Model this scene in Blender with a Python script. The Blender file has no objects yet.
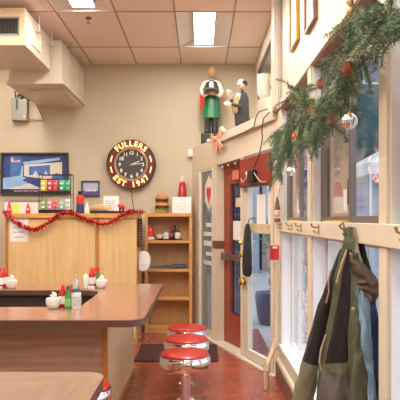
import bpy, bmesh, math, random
from mathutils import Vector, Matrix, noise
random.seed(7)
PI = math.pi
SC = bpy.context.scene
COL = SC.collection
HC = 1.55                      # eye height
F = 560.0
DB = 7.9                       # back wall
CZ = 3.737                     # ceiling
XR = 0.77                      # right wall

def P(px, py, d):
    return Vector(((px-200)/F*d, d, HC-(py-219)/F*d))
def PX(px, d): return (px-200)/F*d
def PZ(py, d): return HC-(py-219)/F*d

# ---------------------------------------------------------------- materials
MATS = {}
def mat(name, color, rough=0.5, metal=0.0, emit=0.0, ecol=None, bump=None, var=0.0, vscale=6.0, coat=0.0, alpha=1.0, spec=0.5, stretch=(1,1,1)):
    if name in MATS: return MATS[name]
    m = bpy.data.materials.new(name); m.use_nodes = True
    nt = m.node_tree; b = nt.nodes['Principled BSDF']
    b.inputs['Base Color'].default_value = (*color, 1)
    b.inputs['Roughness'].default_value = rough
    b.inputs['Metallic'].default_value = metal
    b.inputs['Coat Weight'].default_value = coat
    b.inputs['Specular IOR Level'].default_value = spec
    b.inputs['Alpha'].default_value = alpha
    if emit:
        b.inputs['Emission Color'].default_value = (*(ecol or color), 1)
        b.inputs['Emission Strength'].default_value = emit
    tc = nt.nodes.new('ShaderNodeTexCoord'); mp = nt.nodes.new('ShaderNodeMapping')
    mp.inputs['Scale'].default_value = stretch
    nt.links.new(tc.outputs['Object'], mp.inputs['Vector'])
    n = nt.nodes.new('ShaderNodeTexNoise'); n.inputs['Scale'].default_value = vscale
    n.inputs['Detail'].default_value = 5
    nt.links.new(mp.outputs[0], n.inputs['Vector'])
    if var > 0:
        r = nt.nodes.new('ShaderNodeValToRGB')
        r.color_ramp.elements[0].position = 0.3; r.color_ramp.elements[1].position = 0.7
        r.color_ramp.elements[0].color = (*[c*(1-var) for c in color], 1)
        r.color_ramp.elements[1].color = (*[min(1, c*(1+var)) for c in color], 1)
        nt.links.new(n.outputs['Fac'], r.inputs[0]); nt.links.new(r.outputs[0], b.inputs['Base Color'])
    if bump:
        bp = nt.nodes.new('ShaderNodeBump'); bp.inputs['Strength'].default_value = bump
        bp.inputs['Distance'].default_value = 0.01
        nt.links.new(n.outputs['Fac'], bp.inputs['Height']); nt.links.new(bp.outputs[0], b.inputs['Normal'])
    MATS[name] = m
    return m

def woodmat(name, c1, c2, scale=(1,1,1), rough=0.4, nscale=4.0, c3=None, coat=0.0, rot=(0,0,0)):
    if name in MATS: return MATS[name]
    m = bpy.data.materials.new(name); m.use_nodes = True
    nt = m.node_tree; b = nt.nodes['Principled BSDF']
    tc = nt.nodes.new('ShaderNodeTexCoord'); mp = nt.nodes.new('ShaderNodeMapping')
    mp.inputs['Scale'].default_value = scale; mp.inputs['Rotation'].default_value = rot
    nt.links.new(tc.outputs['Object'], mp.inputs['Vector'])
    n = nt.nodes.new('ShaderNodeTexNoise'); n.inputs['Scale'].default_value = nscale
    n.inputs['Detail'].default_value = 6; n.inputs['Roughness'].default_value = 0.6
    n.inputs['Distortion'].default_value = 0.4
    nt.links.new(mp.outputs[0], n.inputs['Vector'])
    r = nt.nodes.new('ShaderNodeValToRGB')
    e = r.color_ramp.elements
    e[0].position = 0.3; e[0].color = (*c1, 1); e[1].position = 0.7; e[1].color = (*c2, 1)
    if c3: x = e.new(0.52); x.color = (*c3, 1)
    nt.links.new(n.outputs['Fac'], r.inputs[0]); nt.links.new(r.outputs[0], b.inputs['Base Color'])
    b.inputs['Roughness'].default_value = rough
    b.inputs['Coat Weight'].default_value = coat; b.inputs['Coat Roughness'].default_value = 0.15
    MATS[name] = m
    return m

def glassmat(name, tint=(1,1,1), ior=1.5, rough=0.0):
    if name in MATS: return MATS[name]
    m = bpy.data.materials.new(name); m.use_nodes = True
    nt = m.node_tree; nt.nodes.remove(nt.nodes['Principled BSDF'])
    out = nt.nodes['Material Output']
    t = nt.nodes.new('ShaderNodeBsdfTransparent'); t.inputs[0].default_value = (*tint, 1)
    g = nt.nodes.new('ShaderNodeBsdfGlossy'); g.inputs['Roughness'].default_value = rough
    fr = nt.nodes.new('ShaderNodeFresnel')
    ge = nt.nodes.new('ShaderNodeNewGeometry'); mr = nt.nodes.new('ShaderNodeMapRange')   # same reflectance on both faces of the pane
    mr.inputs['To Min'].default_value = ior; mr.inputs['To Max'].default_value = 1/ior
    nt.links.new(ge.outputs['Backfacing'], mr.inputs['Value']); nt.links.new(mr.outputs[0], fr.inputs['IOR'])
    mx = nt.nodes.new('ShaderNodeMixShader')
    nt.links.new(fr.outputs[0], mx.inputs[0]); nt.links.new(t.outputs[0], mx.inputs[1]); nt.links.new(g.outputs[0], mx.inputs[2])
    nt.links.new(mx.outputs[0], out.inputs[0])
    MATS[name] = m
    return m

M_wall = mat('wall_paint', (0.58, 0.50, 0.375), 0.85, var=0.02, vscale=3)
M_ceil = mat('ceiling_tile', (0.80, 0.66, 0.57), 0.95, var=0.05, vscale=120, bump=0.15)
M_grid = mat('ceiling_grid', (0.42, 0.30, 0.23), 0.6)
M_cream = mat('cream_trim', (0.72, 0.645, 0.50), 0.5, var=0.03, vscale=4)
M_cream2 = mat('pale_trim', (0.68, 0.61, 0.49), 0.45, var=0.02)
M_white = mat('white_paint', (0.82, 0.80, 0.76), 0.4)
M_paper = mat('white_paper', (0.85, 0.83, 0.80), 0.8)
M_black = mat('black_plastic', (0.015, 0.014, 0.014), 0.4)
M_dark = mat('dark_frame', (0.05, 0.035, 0.03), 0.4)
M_chrome = mat('chrome', (0.85, 0.85, 0.86), 0.08, metal=1.0)
M_steel = mat('brushed_steel', (0.55, 0.55, 0.55), 0.3, metal=1.0, var=0.1, vscale=30)
M_brass = mat('brass', (0.75, 0.52, 0.18), 0.2, metal=1.0)
M_red = mat('red_vinyl', (0.46, 0.016, 0.016), 0.3, coat=0.4, var=0.05)
M_redp = mat('red_plastic', (0.62, 0.03, 0.025), 0.3)
M_doorred = mat('red_brown_door', (0.33, 0.065, 0.03), 0.45, var=0.08)
M_brown = mat('brown_trim', (0.18, 0.085, 0.05), 0.5)
M_glass = glassmat('window_glass', (0.97, 0.98, 1.0), 1.55)
M_grey = mat('grey_metal', (0.30, 0.30, 0.27), 0.4, metal=0.4, var=0.08)
M_green = mat('green_plastic', (0.05, 0.30, 0.08), 0.35)
M_ceramic = mat('white_ceramic', (0.85, 0.82, 0.77), 0.2, coat=0.5)

M_maple = woodmat('maple_veneer', (0.66, 0.44, 0.19), (0.80, 0.56, 0.27), (9, 9, .5), 0.35, 3.0, coat=0.2)
M_maple_edge = woodmat('maple_edge', (0.60, 0.29, 0.08), (0.70, 0.36, 0.11), (1, 5, 5), 0.4, 3.0)
M_maple_in = woodmat('maple_inside', (0.55, 0.32, 0.13), (0.66, 0.41, 0.19), (7, 7, .5), 0.45, 3.0)
M_orange = woodmat('orange_edge', (0.42, 0.17, 0.03), (0.55, 0.24, 0.05), (5, 5, .6), 0.4, 3.0)
M_top = woodmat('walnut_laminate_top', (0.27, 0.13, 0.075), (0.40, 0.205, 0.125), (.5, 7, 1), 0.22, 5.0, c3=(0.33, 0.165, 0.10), coat=0.35)
M_topy = woodmat('walnut_laminate_side', (0.27, 0.13, 0.075), (0.40, 0.205, 0.125), (7, .5, 1), 0.22, 5.0, c3=(0.33, 0.165, 0.10), coat=0.35)
M_edge = mat('counter_edge', (0.12, 0.065, 0.05), 0.3, var=0.1)
M_walnut = woodmat('walnut_laminate_front', (0.36, 0.225, 0.145), (0.54, 0.37, 0.25), (.4, 3, 7), 0.4, 3.5, c3=(0.45, 0.29, 0.19))
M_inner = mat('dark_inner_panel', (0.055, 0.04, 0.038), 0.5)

def floormat():
    m = bpy.data.materials.new('red_stained_concrete'); m.use_nodes = True
    nt = m.node_tree; b = nt.nodes['Principled BSDF']
    tc = nt.nodes.new('ShaderNodeTexCoord')
    n = nt.nodes.new('ShaderNodeTexNoise'); n.inputs['Scale'].default_value = 1.6; n.inputs['Detail'].default_value = 6
    n.inputs['Roughness'].default_value = 0.5
    nt.links.new(tc.outputs['Object'], n.inputs['Vector'])
    r = nt.nodes.new('ShaderNodeValToRGB'); e = r.color_ramp.elements
    e[0].position = 0.32; e[0].color = (0.29, 0.066, 0.036, 1); e[1].position = 0.7; e[1].color = (0.35, 0.086, 0.048, 1)
    nt.links.new(n.outputs['Fac'], r.inputs[0]); nt.links.new(r.outputs[0], b.inputs['Base Color'])
    n2 = nt.nodes.new('ShaderNodeTexNoise'); n2.inputs['Scale'].default_value = 9
    nt.links.new(tc.outputs['Object'], n2.inputs['Vector'])
    mr = nt.nodes.new('ShaderNodeMapRange'); mr.inputs['To Min'].default_value = 0.16; mr.inputs['To Max'].default_value = 0.36
    nt.links.new(n2.outputs['Fac'], mr.inputs['Value']); nt.links.new(mr.outputs[0], b.inputs['Roughness'])
    b.inputs['Coat Weight'].default_value = 0.2
    return m
M_floor = floormat()

# ---------------------------------------------------------------- mesh builder
class MB:
    def __init__(s): s.bm = bmesh.new(); s.mi = 0; s.mats = []
    def _mark(s, faces):
        for f in faces: f.material_index = s.mi
    def m(s, material):
        if material not in s.mats: s.mats.append(material)
        s.mi = s.mats.index(material); return s
    def poly(s, pts):
        vs = [s.bm.verts.new(p) for p in pts]
        f = s.bm.faces.new(vs); f.material_index = s.mi; return f
    def hexa(s, p):     # 8 points: bottom 4 ccw, top 4 ccw
        v = [s.bm.verts.new(q) for q in p]
        for idx in ((3,2,1,0),(4,5,6,7),(0,1,5,4),(1,2,6,5),(2,3,7,6),(3,0,4,7)):
            f = s.bm.faces.new([v[i] for i in idx]); f.material_index = s.mi
        return s
    def box(s, x0, x1, y0, y1, z0, z1):
        return s.hexa([(x0,y0,z0),(x1,y0,z0),(x1,y1,z0),(x0,y1,z0),(x0,y0,z1),(x1,y0,z1),(x1,y1,z1),(x0,y1,z1)])
    def prism(s, pts, z0, z1):
        b = [s.bm.verts.new((x,y,z0)) for x,y in pts]; t = [s.bm.verts.new((x,y,z1)) for x,y in pts]
        n = len(pts)
        fs = [s.bm.faces.new(t), s.bm.faces.new(b[::-1])]
        for i in range(n): fs.append(s.bm.faces.new([b[i], b[(i+1)%n], t[(i+1)%n], t[i]]))
        s._mark(fs); return s
    def extr(s, pts, vec):          # any planar polygon extruded by vec
        vec = Vector(vec)
        a = [s.bm.verts.new(p) for p in pts]; b = [s.bm.verts.new(Vector(p)+vec) for p in pts]
        n = len(pts); fs = [s.bm.faces.new(a[::-1]), s.bm.faces.new(b)]
        for i in range(n): fs.append(s.bm.faces.new([a[i], a[(i+1)%n], b[(i+1)%n], b[i]]))
        s._mark(fs); return s
    def rings(s, rings, cap=True, closed=True):
        vr = [[s.bm.verts.new(p) for p in r] for r in rings]; fs = []
        n = len(vr[0])
        for a, b in zip(vr, vr[1:]):
            for i in range(n if closed else n-1):
                j = (i+1) % n
                fs.append(s.bm.faces.new([a[i], a[j], b[j], b[i]]))
        if cap and closed:
            fs.append(s.bm.faces.new(vr[0][::-1])); fs.append(s.bm.faces.new(vr[-1]))
        s._mark(fs); return s
    def lathe(s, c, prof, n=24, axis=(0,0,1), sx=1, sy=1):
        c = Vector(c); q = Vector((0,0,1)).rotation_difference(Vector(axis).normalized())
        R = []
        for r, z in prof:
            r = max(r, 1e-4)
            R.append([c + q @ Vector((r*sx*math.cos(2*PI*i/n), r*sy*math.sin(2*PI*i/n), z)) for i in range(n)])
        return s.rings(R)
    def tube(s, pts, r, n=8):
        pts = [Vector(p) for p in pts]; R = []
        rr = r if isinstance(r, (list, tuple)) else [r]*len(pts)
        up = None
        for i, p in enumerate(pts):
            t = (pts[min(i+1, len(pts)-1)] - pts[max(i-1, 0)]).normalized()
            if up is None:
                up = t.orthogonal().normalized()
            up = (up - t*up.dot(t)).normalized(); w = t.cross(up)
            R.append([p + (up*math.cos(2*PI*k/n) + w*math.sin(2*PI*k/n))*rr[i] for k in range(n)])
        return s.rings(R)
    def ball(s, c, r, n=16, sc=(1,1,1)):
        R = []
        for i in range(n//2+1):
            a = PI*i/(n//2); rr = max(math.sin(a), 1e-3)
            R.append([Vector(c)+Vector((r*sc[0]*rr*math.cos(2*PI*k/n), r*sc[1]*rr*math.sin(2*PI*k/n), -r*sc[2]*math.cos(a))) for k in range(n)])
        return s.rings(R)
    def torus(s, c, R, r, axis=(0,0,1), n=40, k=8):
        c = Vector(c); q = Vector((0,0,1)).rotation_difference(Vector(axis).normalized())
        RR = []
        for i in range(n+1):
            a = 2*PI*i/n
            RR.append([c+q@Vector(((R+r*math.cos(b))*math.cos(a), (R+r*math.cos(b))*math.sin(a), r*math.sin(b))) for b in [2*PI*j/k for j in range(k)]])
        s.rings(RR, cap=False); bmesh.ops.remove_doubles(s.bm, verts=s.bm.verts, dist=1e-6); return s
    def build(s, name, material=None, parent=None, smooth=False, bevel=0.0, seg=2, keep=False, **tags):
        if not s.mats: s.mats = [material]
        bmesh.ops.recalc_face_normals(s.bm, faces=s.bm.faces)
        if parent is not None: off = Vector(parent['_w'])
        elif keep: off = Vector((0,0,0))
        else:
            vs = [v.co for v in s.bm.verts]
            off = Vector(((min(v.x for v in vs)+max(v.x for v in vs))/2, (min(v.y for v in vs)+max(v.y for v in vs))/2, min(v.z for v in vs)))
        # own origin at the parent's origin (parts) or at the base (things)
        for v in s.bm.verts: v.co -= off
        me = bpy.data.meshes.new(name); s.bm.to_mesh(me); s.bm.free()
        for mm in s.mats: me.materials.append(mm)
        o = bpy.data.objects.new(name, me); COL.objects.link(o)
        if parent is not None: o.parent = parent
        else: o.location = off
        o['_w'] = tuple(off)
        if smooth:
            for p in me.polygons: p.use_smooth = True
            try: me.set_sharp_from_angle(angle=math.radians(38))
            except Exception: pass
        if bevel:
            b = o.modifiers.new('bevel', 'BEVEL'); b.width = bevel; b.segments = seg; b.limit_method = 'ANGLE'
        for k, v in tags.items():
            if v: o[k] = v
        return o

def thing(name, label, category, loc, group=None):
    o = bpy.data.objects.new(name, None); COL.objects.link(o); o.location = loc; o['_w'] = tuple(loc)
    o.empty_display_size = 0.1
    o['label'] = label; o['category'] = category
    if group: o['group'] = group
    return o
def struct(name, mb, material=None, **k):
    return mb.build(name, material, kind='structure', keep=True, **k)
def dup(root, loc, label=None, group=None, rotz=0):
    def cp(o, par):
        c = o.copy(); COL.objects.link(c)
        if par: c.parent = par
        for ch in [x for x in bpy.data.objects if x.parent == o]: cp(ch, c)
        return c
    r = cp(root, None); r.location = loc; r.rotation_euler = (0, 0, rotz); r['_w'] = tuple(loc)
    if label: r['label'] = label
    if group: r['group'] = group
    return r

def text_into(mb, txt, size, M, depth=0.002, bold=0.0, align='CENTER'):
    cu = bpy.data.curves.new('t', 'FONT'); cu.body = txt; cu.size = size; cu.align_x = align; cu.align_y = 'CENTER'
    cu.extrude = depth; cu.offset = bold; cu.resolution_u = 3
    o = bpy.data.objects.new('t', cu); COL.objects.link(o)
    dg = bpy.context.evaluated_depsgraph_get(); dg.update()
    me = bpy.data.meshes.new_from_object(o.evaluated_get(dg))
    n0 = len(mb.bm.verts); f0 = len(mb.bm.faces)
    me.transform(M); mb.bm.from_mesh(me)
    mb.bm.faces.ensure_lookup_table()
    for f in list(mb.bm.faces)[f0:]: f.material_index = mb.mi
    bpy.data.objects.remove(o); bpy.data.curves.remove(cu); bpy.data.meshes.remove(me)
    return mb
def facing(c, ang=0):   # text matrix facing the camera side (-y) at c, rotated by ang in plane
    return Matrix.Translation(Vector(c)) @ Matrix.Rotation(PI/2, 4, 'X') @ Matrix.Rotation(ang, 4, 'Z')

# ================================================================ SETTING
YN = -2.6; XL = -4.6; XO = 0.95; XG = 0.865; XU = 0.835
struct('floor', MB().box(XL, XR+.05, YN, DB, -0.08, 0), M_floor)
# back wall: full height to the left, only above the ledge to the right of the slanted entry wall
w = MB(); w.box(XL, -0.113, DB, DB+.12, 0, CZ); w.box(-0.113, XR+.18, DB, DB+.12, 2.50, CZ)
struct('wall_back', w, M_wall)
struct('wall_left', MB().box(XL-.12, XL, YN, DB+.12, 0, CZ), M_wall)
struct('wall_front', MB().box(XL-.12, XO, YN-.12, YN, 0, CZ), M_wall)

# right wall with window bays
WIN = [(3.96, 5.30), (2.385, 3.82), (0.86, 2.265), (-0.66, 0.74)]
SZ0, SZ1 = 0.355, 1.435      # lower opening
RZ1 = 1.53                   # top of rail
HZ = 2.60                    # head
posts = [(5.30, 5.476), (3.82, 3.96), (2.265, 2.385), (0.74, 0.86), (YN, -0.66)]
w = MB()
w.box(XR, XO, YN, 5.476, 0, SZ0)
w.box(XR, XO, YN, 5.476, HZ, CZ)
for a, b in posts: w.box(XR, XO, a, b, SZ0, HZ)
# upper wall over the entry alcove with a transom opening
w.box(XR+.005, XO, 5.476, 6.0, 2.50, CZ); w.box(XR+.005, XO, 7.45, DB, 2.50, CZ)
w.box(XR+.005, XO, 6.0, 7.45, 2.50, 3.13); w.box(XR+.005, XO, 6.0, 7.45, 3.52, CZ)
struct('wall_right', w, M_cream2)
struct('baseboard_right', MB().box(XR-.038, XR, YN, 5.44, 0, 0.165), M_brown)
w = MB(); w.box(XR-.03, XR, YN, 5.45, 0.166, 0.20); w.box(XR-.025, XO-.06, YN, 5.45, SZ0-.03, SZ0+.005)
struct('trim_1', w, M_cream2)
# the coat rail between lower and upper windows
w = MB(); w.box(XR-.022, XO-.02, YN, 5.46, SZ1, RZ1)
struct('trim_2', w, M_cream, bevel=.004)
w = MB()
for a, b in posts[:-1]:
    w.box(XR-.012, XR, a+.01, b-.01, SZ0, SZ1); w.box(XR-.012, XR, a+.01, b-.01, RZ1, HZ)
w.box(XR-.02, XR, YN, 5.46, HZ, HZ+.07)
struct('trim_3', w, M_cream)
w = MB()
for a, b in WIN:
    w.box(XR+.003, XG-.002, b-.006, b, SZ0, SZ1); w.box(XR+.003, XG-.002, a, a+.006, SZ0, SZ1)
    w.box(XR-.02, XG-.002, a+.006, b-.006, SZ0+.005, SZ0+.012)
    w.box(XR+.003, XU-.013, b-.006, b, RZ1, HZ-.015)
struct('trim_10', w, mat('sky_tinted_white', (.80, .82, .84), .4))  # white paint with the sky's bluish light put into its colour
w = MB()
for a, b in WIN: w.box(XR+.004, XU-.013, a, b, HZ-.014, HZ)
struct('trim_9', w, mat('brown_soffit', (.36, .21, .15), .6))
# tall boxed column in the corner above the alcove
w = MB(); w.box(.70, XR, 5.30, 5.52, 2.60, CZ)
struct('trim_4', w, M_cream2, bevel=.004)

def frame_yz(mb, x0, x1, y0, y1, z0, z1, t):
    mb.box(x0, x1, y0, y0+t, z0, z1); mb.box(x0, x1, y1-t, y1, z0, z1)
    mb.box(x0, x1, y0+t, y1-t, z0, z0+t); mb.box(x0, x1, y0+t, y1-t, z1-t, z1)
M_sash = mat('dark_sash', (0.20, 0.17, 0.155), 0.4, metal=0.3)
M_sashw = mat('white_sash', (0.75, 0.76, 0.78), 0.4)
n = 1
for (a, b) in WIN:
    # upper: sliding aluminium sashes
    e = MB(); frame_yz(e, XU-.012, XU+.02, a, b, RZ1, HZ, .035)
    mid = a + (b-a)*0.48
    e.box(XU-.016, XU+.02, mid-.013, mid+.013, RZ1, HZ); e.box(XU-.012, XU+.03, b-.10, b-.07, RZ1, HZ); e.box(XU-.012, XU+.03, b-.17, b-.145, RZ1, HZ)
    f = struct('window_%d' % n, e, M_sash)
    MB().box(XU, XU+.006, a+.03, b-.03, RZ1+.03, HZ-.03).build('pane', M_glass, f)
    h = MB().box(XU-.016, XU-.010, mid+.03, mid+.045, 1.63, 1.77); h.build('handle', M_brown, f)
    h = MB().box(XU+.012, XU+.018, mid+.014, b-.14, RZ1+.03, HZ-.03); h.build('far_half_panel', mat('pink_beige_panel', (.56, .43, .36), .7, var=.05), f)  # opaque pink-beige panel behind the far half of the pane
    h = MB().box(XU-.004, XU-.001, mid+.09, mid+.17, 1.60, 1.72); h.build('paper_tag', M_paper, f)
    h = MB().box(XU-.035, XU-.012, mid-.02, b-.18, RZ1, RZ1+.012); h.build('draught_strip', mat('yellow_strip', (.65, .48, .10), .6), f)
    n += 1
    e = MB(); frame_yz(e, XG, XG+.03, a, b, SZ0, SZ1, .03)
    mid2 = a + (b-a)*0.72
    e.box(XG, XG+.03, mid2-.012, mid2+.012, SZ0, SZ1)
    f = struct('window_%d' % n, e, M_sashw)
    MB().box(XG+.01, XG+.016, a+.025, b-.025, SZ0+.02, SZ1-.02).build('pane', M_glass, f)
    n += 1
e = MB(); frame_yz(e, .765, .80, 6.0, 7.45, 3.13, 3.52, .03)
f = struct('window_%d' % n, e, M_sash); MB().box(.785, .79, 6.02, 7.43, 3.15, 3.50).build('pane', M_glass, f)

# ceiling cells with gaps for light fittings
GX = [-0.265 + .627*k for k in range(-7, 3)]
GX = [XL] + [x for x in GX if XL+.05 < x < XR] + [XR+.005]
GY = [YN] + [7.12-1.22*k for k in range(7, -1, -1)] + [DB]
LIGHTS = []
def cell(x): return any(abs(x-l) < .02 for l in GX)
LX = [(-0.265, 5.90), (-1.519, 4.68), (-2.773, 5.90), (-0.265, 3.46), (-2.773, 3.46), (-1.519, 2.24), (-0.265, 1.02), (-2.773, 1.02), (-1.519, -0.20), (-0.265, -1.42), (-4.027, 4.68)]
w = MB()
for i in range(len(GX)-1):
    for j in range(len(GY)-1):
        if any(abs(GX[i]-lx) < .03 and abs(GY[j]-ly) < .03 for lx, ly in LX): continue
        w.box(GX[i], GX[i+1], GY[j], GY[j+1], CZ, CZ+.02)
w.box(XR, XO, YN, DB+.12, CZ, CZ+.02)
struct('ceiling', w, M_ceil)
struct('roof_slab', MB().box(XL-.12, XO, YN-.12, DB+.12, CZ+.25, CZ+.3), M_white)
w = MB()
for x in GX[1:-1]: w.box(x-.009, x+.009, YN, DB, CZ-.006, CZ)
for y in GY[1:-1]: w.box(XL, XR, y-.009, y+.009, CZ-.0055, CZ)
struct('trim_5', w, M_grid)

# ---------------------------------------------------------------- ceiling lights
M_troffer = mat('troffer_pan', (0.74, 0.70, 0.66), 0.5)
M_diff = mat('light_diffuser', (1, 1, 1), 0.5, emit=25.0, ecol=(1.0, 0.93, 0.85))
def make_light(loc, label):
    t = thing('ceiling_light', label, 'ceiling light', loc, 'recessed fluorescent ceiling lights')
    x, y, z = loc; W = .627; D = 1.22
    e = MB()
    o = [(x+.01, y+.01), (x+W-.01, y+.01), (x+W-.01, y+D-.01), (x+.01, y+D-.01)]
    # sloped pan
    for a, b in (((x+.01, x+.20), 1), ((x+W-.01, x+W-.20), 1)):
        e.poly([(a[0], y+.01, z), (a[1], y+.09, z+.07), (a[1], y+D-.09, z+.07), (a[0], y+D-.01, z)])
    e.poly([(x+.01, y+.01, z), (x+W-.01, y+.01, z), (x+W-.20, y+.09, z+.07), (x+.20, y+.09, z+.07)])
    e.poly([(x+.01, y+D-.01, z), (x+.20, y+D-.09, z+.07), (x+W-.20, y+D-.09, z+.07), (x+W-.01, y+D-.01, z)])
    e.box(x+.002, x+W-.002, y+.002, y+D-.002, z+.08, z+.13)
    e.build('pan', M_troffer, t)
    f = MB(); frx = .012
    f.box(x, x+frx, y, y+D, z-.004, z+.02); f.box(x+W-frx, x+W, y, y+D, z-.004, z+.02)
    f.box(x+frx, x+W-frx, y, y+frx, z-.004, z+.02); f.box(x+frx, x+W-frx, y+D-frx, y+D, z-.004, z+.02)
    f.build('frame', M_white, t)
    cx = x+W/2; d = MB()
    d.box(cx-.122, cx-.112, y+.07, y+D-.07, z+.012, z+.072); d.box(cx+.112, cx+.122, y+.07, y+D-.07, z+.012, z+.072)
    d.box(cx-.112, cx+.112, y+.07, y+.08, z+.012, z+.072); d.box(cx-.112, cx+.112, y+D-.08, y+D-.07, z+.012, z+.072)
    d.build('lamp_housing', M_white, t)
    MB().box(cx-.112, cx+.112, y+.08, y+D-.08, z+.018, z+.026).build('diffuser', M_diff, t)
    return t
lab = ['bright ceiling light above the ledge with the two statues', 'bright ceiling light at the top edge left of the sprinkler']
l0 = make_light((LX[0][0], LX[0][1], CZ), lab[0])
for i, (lx, ly) in enumerate(LX[1:]):
    dup(l0, (lx, ly, CZ), lab[1] if i == 0 else 'recessed ceiling light of the room behind and beside the viewer')

# ---------------------------------------------------------------- entry wall (slanted)
EX, EY = -0.113, 7.9
DX, DY = .3389, -.9408
NX, NY = -.9408, -.3389
def E(s, n, z): return (EX+DX*s+NX*n, EY+DY*s+NY*n, z)
def ebox(mb, s0, s1, n0, n1, z0, z1, z0b=None, z1b=None):
    z0b = z0 if z0b is None else z0b; z1b = z1 if z1b is None else z1b
    mb.hexa([E(s0,n0,z0), E(s1,n0,z0b), E(s1,n1,z0b), E(s0,n1,z0), E(s0,n0,z1), E(s1,n0,z1b), E(s1,n1,z1b), E(s0,n1,z1)])
    return mb
def zt(s): return HC + .995 + .0283*s
def zb(s): return HC + .645 + .0268*s
def S(px):
    k = (px-200)/F; return (DB*k-EX)/(DX+.9408*k)
SL = 2.576
w = MB()
ebox(w, 0, SL, -.12, 0, zb(0), zt(0), zb(SL), zt(SL))
ebox(w, 0, .30, -.12, 0, 0, zb(0))
ebox(w, .81, .95, -.12, 0, 0, zb(.81)+.01)
ebox(w, 1.68, 1.745, -.12, 0, 0, zb(1.68)+.01)
ebox(w, 2.50, 2.62, -.12, 0, 0, zb(2.5)+.01)
struct('wall_entry', w, M_cream)
# ledge slab behind the beam
w = MB(); pts = [(EX+.02, DB), (XR+.1, DB), (XR+.1, 5.476), (XR, 5.476)]
w.prism([(-.02, DB), (XR+.005, DB), (XR+.005, 5.62)], 2.50, 2.573)
struct('ledge', w, M_cream2)
w = MB(); ebox(w, 1.0, SL-.02, 0, .045, zt(1.0)-.095, zt(1.0)+.005, zt(SL)-.095, zt(SL)+.005)
struct('trim_6', w, M_cream2, bevel=.004)
w = MB(); ebox(w, .30, SL, -.14, .05, 0, .018); struct('trim_7', w, M_cream2)
# moulding strips on the posts, base sill of the sidelight
w = MB(); ebox(w, .30, .32, -.04, .008, 0, zb(.3)); ebox(w, .79, .81, -.04, .008, 0, zb(.8)); ebox(w, .32, .79, -.09, -.005, 0, .10)
ebox(w, .32, .79, -.09, -.005, zb(.33)-.03, zb(.33)+.02)
struct('trim_8', w, M_cream2)
f = MB(); ebox(f, .32, .335, -.05, -.012, .1, zb(.3)-.02); ebox(f, .775, .79, -.05, -.012, .1, zb(.3)-.02)
f = struct('window_%d' % (n+1), f, M_cream)
g = MB(); ebox(g, .335, .775, -.028, -.022, .1, zb(.3)-.03); g.build('pane', glassmat('sidelight_glass', (.62, .60, .58), 1.5), f)
n += 1
# decorations on the sidelight
M_hex = mat('white_decal', (0.82, 0.78, 0.74), 0.6)
e = MB(); cs = .63; cz = PZ(193, 7.33)
hexp = [(cs+.17*math.cos(a)*1.0, cz+.225*math.sin(a)) for a in [PI/2+PI/3*k for k in range(6)]]
hexp = [(max(.37, min(.77, s_)), z_) for s_, z_ in hexp]
e.m(M_hex).extr([E(s_, -.020, z_) for s_, z_ in hexp], Vector(E(0, .004, 0))-Vector(E(0, 0, 0)))
hp = []
for k in range(28):
    a = 2*PI*k/28
    hp.append((cs+.0+.0048*(16*math.sin(a)**3), cz-.02+.0085*(13*math.cos(a)-5*math.cos(2*a)-2*math.cos(3*a)-math.cos(4*a))))
e.m(M_redp).extr([E(s_, -.015, z_) for s_, z_ in hp], Vector(E(0, .003, 0))-Vector(E(0, 0, 0)))
e.build('heart_sign', None, None, label='white hexagonal sticker with a red heart on the narrow glass panel', category='sign')
s0 = None
for k, (y0, y1) in enumerate([(223, 227), (232, 236), (241, 246), (252, 256), (261, 265)]):
    d = 7.3; e = MB(); ebox(e, .52 if k in (0, 3) else .44, .77, -.020, -.016, PZ(y1, d), PZ(y0, d))
    e.build('white_stripe', M_hex, None, label=['topmost', 'second from top', 'middle', 'second from bottom', 'lowest'][k]+' white stripe sticker on the narrow glass panel below the heart', category='sticker', group='white stripe stickers')
# strike plate
e = MB(); ebox(e, .815, .956, .001, .006, PZ(249, 6.95), PZ(241, 6.95)); ebox(e, .951, .956, -.098, .001, PZ(249, 6.95), PZ(241, 6.95)); e.build('strike_plate', M_brown, None, label='dark brown band across the cream post left of the red door', category='plate')

# door 1: red brown glazed door, recessed
f = MB(); ebox(f, .95, .98, -.16, -.10, .018, zb(1.1)); ebox(f, .98, 1.68, -.16, -.10, 2.12, zb(1.3))
dn = struct('door_1', f, M_doorred)
f = MB()
ebox(f, .985, 1.155, -.15, -.105, .03, 2.11); ebox(f, 1.155, 1.68, -.15, -.105, .03, .41); ebox(f, 1.155, 1.68, -.15, -.105, 1.98, 2.11)
f.build('door_leaf', M_doorred, dn)
f = MB(); ebox(f, 1.155, 1.675, -.13, -.125, .41, 1.98); f.build('pane', glassmat('door_glass', (.40, .41, .45), 1.5), dn)
f = MB(); ebox(f, 1.02, 1.67, -.075, -.035, 1.06, 1.12); ebox(f, 1.00, 1.08, -.105, -.03, 1.04, 1.14); f.build('push_bar', M_steel, dn, bevel=.005)
f = MB(); ebox(f, 1.148, 1.162, -.105, -.10, .41, 1.98); ebox(f, 1.162, 1.675, -.105, -.10, 1.966, 1.98); ebox(f, 1.162, 1.675, -.105, -.10, .41, .424); f.build('glazing_bead', M_dark, dn)
e = MB(); ebox(e, 1.19, 1.5, -.124, -.12, PZ(240, 6.7), PZ(221, 6.7)); e.build('paper_notice', M_paper, None, label='white sheet of paper taped inside the red door glass above the push bar', category='paper')
e = MB(); ebox(e, 1.27, 1.5, -.124, -.118, PZ(207, 6.7), PZ(198, 6.7)); e.build('opening_hours_sign', M_cream2, None, label='small cream notice high on the red door glass', category='sign')
e = MB(); ebox(e, 1.30, 1.5, -.098, -.06, PZ(180, 6.7), PZ(171, 6.7)); e.build('exit_plate', mat('pale_red', (.75, .25, .18), .5), None, label='pale red plate above the red door at its top right', category='sign')

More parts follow.
